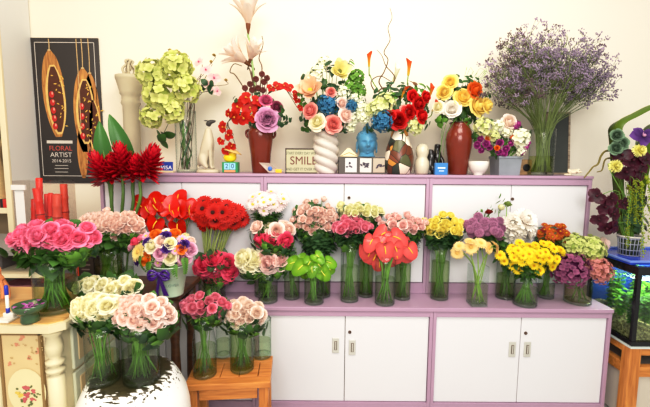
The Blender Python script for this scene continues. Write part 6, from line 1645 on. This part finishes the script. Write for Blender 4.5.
for k, (dx, y_, up_) in enumerate(((-4.2, -.004, 149), (2.6, .016, 144))):
    ch = [(dx*s, y_, .028, 4.2*s), (dx*s, y_, Z(163), 3.8*s), (dx*s-.6*s, y_, Z(157), 3.4*s), (dx*s, y_, Z(up_+5), 2.5*s), (dx*s+.3*s, y_-.003, Z(up_+2), 3.4*s), (dx*s+3.6*s, y_-.020, .02, 2.6*s), (dx*s+4.2*s, y_-.024, .008, 2.3*s), (dx*s+3.8*s, y_-.014, Z(160), 2*s), (dx*s+4.4*s, y_-.02, Z(166), 1.9*s)]
    bf.scale = (1.15, 1.15, 1.12)
    skin('figure', (ch, [(0, 1), (1, 2), (2, 3), (3, 4), (0, 5), (5, 6), (2, 7), (7, 8)]), M_EB, bf)
g = G(); g.add(box(0, 0, .006, 15*s, .05, .012, .003)); build('plinth', g, M_EB, bf)
p = onshelf(441, 2.28); s = mpp(p); Z = lambda y: hz(y, 2.28)
bb = empty('blue_box', p, 'small blue box in front of the brown vase with yellow roses', 'box')
g = G(); g.add(box(0, .008, Z(162)/2, 12.5*s, .03, Z(162), .002)); build('carton', g, plain('sky blue card', (62, 132, 196), .4, 0, .04, 20), bb, smooth=False)
g = G(); g.add(box(0, -.0075, Z(167), 7.5*s, .0006, 1.3*s)); g.add(box(0, -.0075, Z(170), 5*s, .0006, .8*s)); build('print_line', g, plain('white print', (220, 232, 240), .5), bb, smooth=False)

# 5 brown vase with yellow roses
p = onshelf(457.5, 2.36); s = mpp(p); Z = lambda y: hz(y, 2.36)
bv2 = empty('brown_vase', p, 'tall red brown glazed vase of yellow silk roses', 'vase')
g = G(); g.add(lathe([(8.6*s, 0), (9*s, .005), (10.5*s, Z(158)), (12.4*s, Z(146)), (13*s, Z(138)), (12*s, Z(131)), (9.8*s, Z(126.5)), (9*s, Z(124.5)), (9.6*s, Z(122)), (8.6*s, Z(122)), (8*s, Z(126))], 32)); build('vase_body', g, M_BRN, bv2)
g = G(); g.add(lathe([(9.7*s, Z(122.4)), (10*s, Z(121.7)), (9.4*s, Z(121.2)), (8.6*s, Z(121.7))], 28, cap=False)); build('rim', g, plain('dark glazed rim', (70, 28, 18), .2), bv2)
V = dict(c=p, r=8*s, rt=8*s, h=Z(122), neck=None)
yel_s = P('silk yellow petals', (250, 214, 92), (253, 234, 146), .04)
for (px, py, r, m_, lab) in ((450, 82, 7.5, yel_s, 'yellow silk rose topmost over the brown vase'), (444, 92, 7.5, yel_s, 'yellow silk rose at the left of the brown vase bouquet'), (463, 97, 9, yel_s, 'yellow silk rose at the centre of the brown vase bouquet'), (478, 106, 10, yel_s, 'big yellow silk rose low at the right of the brown vase bouquet'), (487, 105, 7.5, yel_s, 'yellow silk rose at the far right of the brown vase bouquet'), (475, 90, 9, P('silk orange petals', (226, 80, 14), (248, 132, 50), .05), 'orange silk rose above the big yellow rose'), (452, 109, 8.5, white_m, 'white silk rose at the lower left of the yellow roses'), (438, 107, 6, cream, 'ivory silk rose at the far left behind the white rose')):
    afl('rose', lab, 'silk roses in the brown vase', 'rose', V, px, py, r, ((px-462)/28, -1, .25), m_, 2.28, fol=[(.9, 'rosefol', ROSEF, LEAFD, .6)])
for (px, py, d, m_, sc_) in ((456, 88, (-.2, -.5, .8), LEAF, .6), (468, 112, (.2, -.7, .1), LEAF, .7), (446, 116, (-.5, -.7, -.1), LEAF, .6), (460, 116, (0, -.8, -.2), LEAFD, .6), (484, 118, (.7, -.5, -.2), LEAFD, .6), (470, 80, (.2, -.5, .9), LEAF, .7), (438, 122, (-.7, -.5, -.3), LEAFL, .6), (474, 120, (.3, -.7, -.2), LEAFD, .6)):
    sprig(V, px, py, d, 'green leaf sprig among the yellow silk roses', 'leaf sprigs among the yellow silk roses', m_, sc_=sc_, Y=2.31)
for k in range(22):
    px, py = 458+rnd(-4, 34), rnd(66, 96)
    e = at(px, py, 2.33); m_ = at((px+458)/2+rnd(-3, 3), 92, 2.34)
    root = empty('grass_blade', V['c']+V3((0, 0, .03)), 'fine wispy grass blade rising behind the orange silk rose', 'grass blade', 'wispy grass over the yellow roses')
    g = G(); b = root.location; g.add(tube([q-b for q in curve([b, V['c']+V3((0, 0, V['h'])), m_, e, e+V3((rnd(-.02, .05), 0, -.01))], 4)], .0009, 3)); build('blade', g, STEM, root)
for k, pts in enumerate(([(454, 118), (447, 122), (442, 140), (438, 166)], [(456, 116), (449, 112), (443, 120), (441, 150)], [(457, 118), (450, 128), (446, 136), (443, 156)], [(460, 118), (470, 128), (476, 134), (479, 140)])):
    q3 = [at(a, b, 2.30-.01*k) for a, b in pts]; root = empty('grass_blade', V['c']+V3((0, 0, .03)), 'long green grass blade arching down over the brown vase', 'grass blade', 'arching grass blades on the brown vase')
    b = root.location; C_ = curve([b, V['c']+V3((0, -.01, V['h']))]+q3, 5); v = []
    for i, q in enumerate(C_): w = .003*(1-.7*i/len(C_)); v += [q-b-V3((w, 0, 0)), q-b+V3((w, .001, 0))]
    g = G(); g.add((v, [(2*i, 2*i+1, 2*i+3, 2*i+2) for i in range(len(C_)-1)])); build('blade', g, LEAFL, root)

fill(V, 438, 492, 76, 122, 18, 'green leaf sprig among the yellow silk roses', 'leaf sprigs among the yellow silk roses', sc_=.5)
# teacup
p = onshelf(478, 2.31); s = mpp(p); Z = lambda y: hz(y, 2.31)
cu = empty('teacup', p, 'small white teacup with brown mark right of the tall brown vase', 'cup')
g = G(); g.add(lathe([(4.6*s, 0), (4.8*s, .003), (4.4*s, .006), (6.9*s, Z(170.5)), (8.8*s, Z(167.5)), (9.5*s, Z(164.5)), (9.7*s, Z(160)), (9.2*s, Z(160)), (8.9*s, Z(164.5)), (3*s, Z(171)), (.001, Z(171))], 28)); build('cup_body', g, M_WHITE, cu)
g = G(); g.add(tube(curve([(7*s, 6*s, Z(162)), (9*s, 9*s, Z(162.5)), (8.6*s, 8.6*s, Z(167)), (6*s, 5*s, Z(168.5))], 4), .7*s, 6)); build('handle', g, M_WHITE, cu)
g = G(); g.add(strip(3.5*s, .8*s, 0, 0, 0, 3, 1), T(6.3*s, -6.6*s, Z(162.3)) @ R(.75, 'Z') @ R(PI/2, 'X') @ R(PI/2, 'Z')); build('brown_mark', g, plain('brown glaze mark', (96, 52, 46), .4), cu)

# 6 square zinc pot
p = onshelf(504.5, 2.34); s = mpp(p); Z = lambda y: hz(y, 2.34)
zp = empty('zinc_pot', p, 'grey zinc square pot of purple and white silk flowers', 'pot')
M_ZN = plain('weathered zinc', (146, 152, 160), .45, .2, .3, 9)
g = G(); g.add(lathe([(10*s*1.414, 0), (11.2*s*1.414, Z(155)), (10.6*s*1.414, Z(155)), (10.2*s*1.414, Z(158)), (.01, Z(158))], 4), R(PI/4, 'Z')); build('pot_body', g, M_ZN, zp, smooth=False)
g = G(); g.add(lathe([(11.3*s*1.414, Z(157.2)), (11.7*s*1.414, Z(157)), (11.7*s*1.414, Z(155)), (11*s*1.414, Z(154.8))], 4, cap=False), R(PI/4, 'Z')); build('rim', g, M_ZN, zp, smooth=False)
V = dict(c=p, r=9*s, rt=10*s, h=Z(156), neck=None)
mgn = P('magenta silk petals', (140, 24, 110), (206, 88, 176), .1)
for (px, py, r, kd, m_, lab) in ((484, 127, 9, 'smallhyd', limy, 'lime white hydrangea at the left of the zinc pot'), (498, 126, 6, 'smallhyd', wsm, 'white cluster flower left of the peach rose in the zinc pot'), (509, 122, 8, 'rose', peach, 'peach silk rose topmost in the zinc pot'), (520, 138, 10, 'smallhyd', wsm, 'white hydrangea at the right of the zinc pot'), (521, 152, 5, 'smallhyd', wsm, 'white cluster flower lowest at the right of the zinc pot'), (493, 136, 6, 'smallhyd', limy, 'lime cluster flower at the centre of the zinc pot'), (507, 133, 5, 'smallhyd', wsm, 'small white cluster under the peach rose')):
    afl('silk_flower', lab, 'large silk flowers in the zinc pot', kd, V, px, py, r, ((px-505)/22, -1, .2), m_, 2.27)
for (px, py) in ((477, 145), (482, 150), (486, 144), (480, 139), (490, 147), (500, 143), (506, 149), (510, 143), (504, 154), (499, 152), (525, 147), (523, 153), (528, 143), (515, 127), (518, 124)):
    afl('silk_blossom', 'magenta silk blossom in the zinc pot', 'magenta blossoms in the zinc pot', 'tight', V, px, py, 4, ((px-505)/22, -1, (140-py)/30), mgn, 2.27)
for (px, py) in ((488, 138), (511, 137), (497, 148)):
    afl('silk_blossom', 'small orange silk blossom in the zinc pot', 'orange blossoms in the zinc pot', 'tight', V, px, py, 3, ((px-505)/22, -1, .1), orange, 2.265)
for (px, py, d) in ((474, 138, (-.8, -.5, .1)), (490, 120, (-.2, -.5, .8)), (496, 156, (-.2, -.8, -.4)), (514, 150, (.2, -.8, -.3)), (530, 135, (.8, -.5, .2)), (503, 137, (0, -.9, .2)), (478, 132, (-.8, -.4, .3))):
    sprig(V, px, py, d, 'green leaf sprig among the zinc pot flowers', 'leaf sprigs in the zinc pot', LEAF, 'rosefol', ROSEF, .55, 2.29)

fill(V, 474, 532, 120, 156, 14, 'green leaf sprig among the zinc pot flowers', 'leaf sprigs in the zinc pot', (LEAF, LEAFL, LEAFD), sc_=.4)
# wooden block with dark hole, leaning board, white coral
p = onshelf(523, 2.43); s = mpp(p); Z = lambda y: hz(y, 2.43)
wb = empty('wooden_block', p, 'tan wooden block with round dark hole between zinc pot and statice vase', 'block')
g = G(); g.add(box(0, 0, Z(158)/2, 13*s, .05, Z(158), .004)); build('block_body', g, wood('tan block', (150, 116, 78), (190, 156, 112), 5), wb)
g = G(); g.add(lathe([(3.6*s, 0), (3.6*s, .004), (2.6*s, .005), (.001, .003)], 18), T(1*s, -.0255, Z(166)) @ R(PI/2, 'X')); build('dark_hole', g, M_BLACK, wb)
lb = empty('leaning_board', (0, 0, 0), 'dark slate board with light wooden edge leaning on the wall behind the statice', 'board')
pl, pr = onshelf(546, 2.56), onshelf(569, 2.56)
lb.location = ((pl.x+pr.x)/2, 2.56, ZT)
bwd = pr.x-pl.x; bht = hz(110, 2.6)
g = G(); g.add(box(0, 0, bht/2, bwd-.02, .010, bht-.01, .001), R(-.09, 'X')); build('slate_panel', g, plain('dark slate', (66, 70, 66), .6, 0, .25, 14), lb, smooth=False)
g = G()
for b in (box(bwd/2-.006, 0, bht/2, .012, .018, bht, .002), box(-bwd/2+.006, 0, bht/2, .012, .018, bht, .002), box(0, 0, bht-.006, bwd, .018, .012, .002), box(0, 0, .006, bwd, .018, .012, .002)): g.add(b, R(-.09, 'X'))
build('frame', g, wood('weathered pale frame', (120, 100, 84), (196, 178, 150), 6), lb, smooth=False)
p = onshelf(573, 2.36); s = mpp(p)
co = empty('coral_piece', p, 'small white branching coral at the right end of the top board', 'coral')
rr = random.Random(4)
vs = [(0, 0, .012, .012)]; es = []
for k in range(11):
    a = rr.uniform(0, 6.28); L = rr.uniform(.02, .055); i0 = len(vs)
    vs += [(L*.55*math.cos(a), L*.4*math.sin(a), .014+rr.uniform(0, .02), .009), (L*math.cos(a), L*.7*math.sin(a), .012+rr.uniform(0, .03), .006)]
    es += [(0, i0), (i0, i0+1)]
skin('coral_body', (vs, es), plain('bleached coral', (236, 226, 200), .8, 0, .08, 40), co)
g = G(); g.add(sphere(.016, 10, 7, 1.6, 1, .4), T(-.03, .0, .005)); build('coral_foot', g, plain('bleached coral', (236, 226, 200), .8, 0, .08, 40), co)

# 7 statice in a tall glass vase
V = vase('glass_vase', 'tall clear vase of purple statice at the right of the top board', onshelf(540.5, 2.37), 11.6*S1, hz(127.5, 2.35), water=.42, wmat=glass('pale statice water', (240, 244, 208), (206, 214, 150), .8))
STAT = P('statice lilac', (138, 118, 142), (182, 166, 188), .2, .7, .1)
STATD = P('statice calyx brown', (92, 76, 78), (122, 100, 104), .2, .7, .1)
STG = plain('olive statice stem', (116, 132, 72), .6, 0, .15, 30)
rr = random.Random(21)
def sample_tip():
    while True:
        px, py = rr.uniform(490, 610), rr.uniform(34, 100)
        u = (px-549)/61; v_ = (84-py)/50
        if u*u+v_*v_ < 1 or (py > 80 and abs(u) < 1 and py < 112): 
            if py > 60 and abs(u) < .35 and py > 95: continue
            return px, py
for k in range(100):
    px, py = sample_tip()
    Yt = 2.37+rr.uniform(-.22, .16)
    e = at(px, py, Yt); c = V['c']
    hx, hy = e.x-c.x, e.y-c.y; Lh = math.hypot(hx, hy)+1e-6
    kf = min(1, Lh/.3); u = (hx/Lh, hy/Lh)
    base = c+V3((rr.uniform(-.05, .05)-u[0]*.008, rr.uniform(-.035, .035)-u[1]*.01, .021)); mouth = c+V3((u[0]*.050*kf+rr.uniform(-.014, .014), u[1]*.046*kf+rr.uniform(-.012, .012), V['h']))
    md = mouth+(e-mouth)*.5+V3((-hx*.10, -hy*.10, 0))
    root = empty('statice_sprig', base, 'branching lilac statice sprig in the tall vase at the top right', 'flower', 'lilac statice sprigs')
    pts = [q-base for q in curve([base, mouth, md, e], 5)]
    g = G(); fl = G(); n = len(pts)
    g.add(tube(pts, [.0030-.0014*i/n for i in range(n)], 4))
    dr_ = (pts[-1]-pts[-3]).normalized()
    for j in range(13):
        i0 = n-1-int(rr.uniform(0, 4.6)); st_ = pts[i0]
        a = rr.uniform(0, 6.28); sd_ = dr_.orthogonal(); sd_.rotate(Quaternion(dr_, a))
        L = rr.uniform(.04, .085)
        tipb = st_+(dr_*.75+sd_*.7+V3((0, 0, .25)))*L
        g.add(tube([st_, (st_+tipb)/2+dr_*.006, tipb], .0009, 3))
        for w in range(8):
            q = tipb+V3((rr.uniform(-1, 1), rr.uniform(-1, 1), rr.uniform(-.5, 1)))*.016
            fl.add(OCT, Matrix.Translation(q) @ R(rr.uniform(0, 3), 'Z') @ S(rr.uniform(.003, .006), rr.uniform(.003, .005), rr.uniform(.004, .007)))
    build('stem', g, STG, root); build('blossom', fl, STAT if k % 4 else STATD, root)
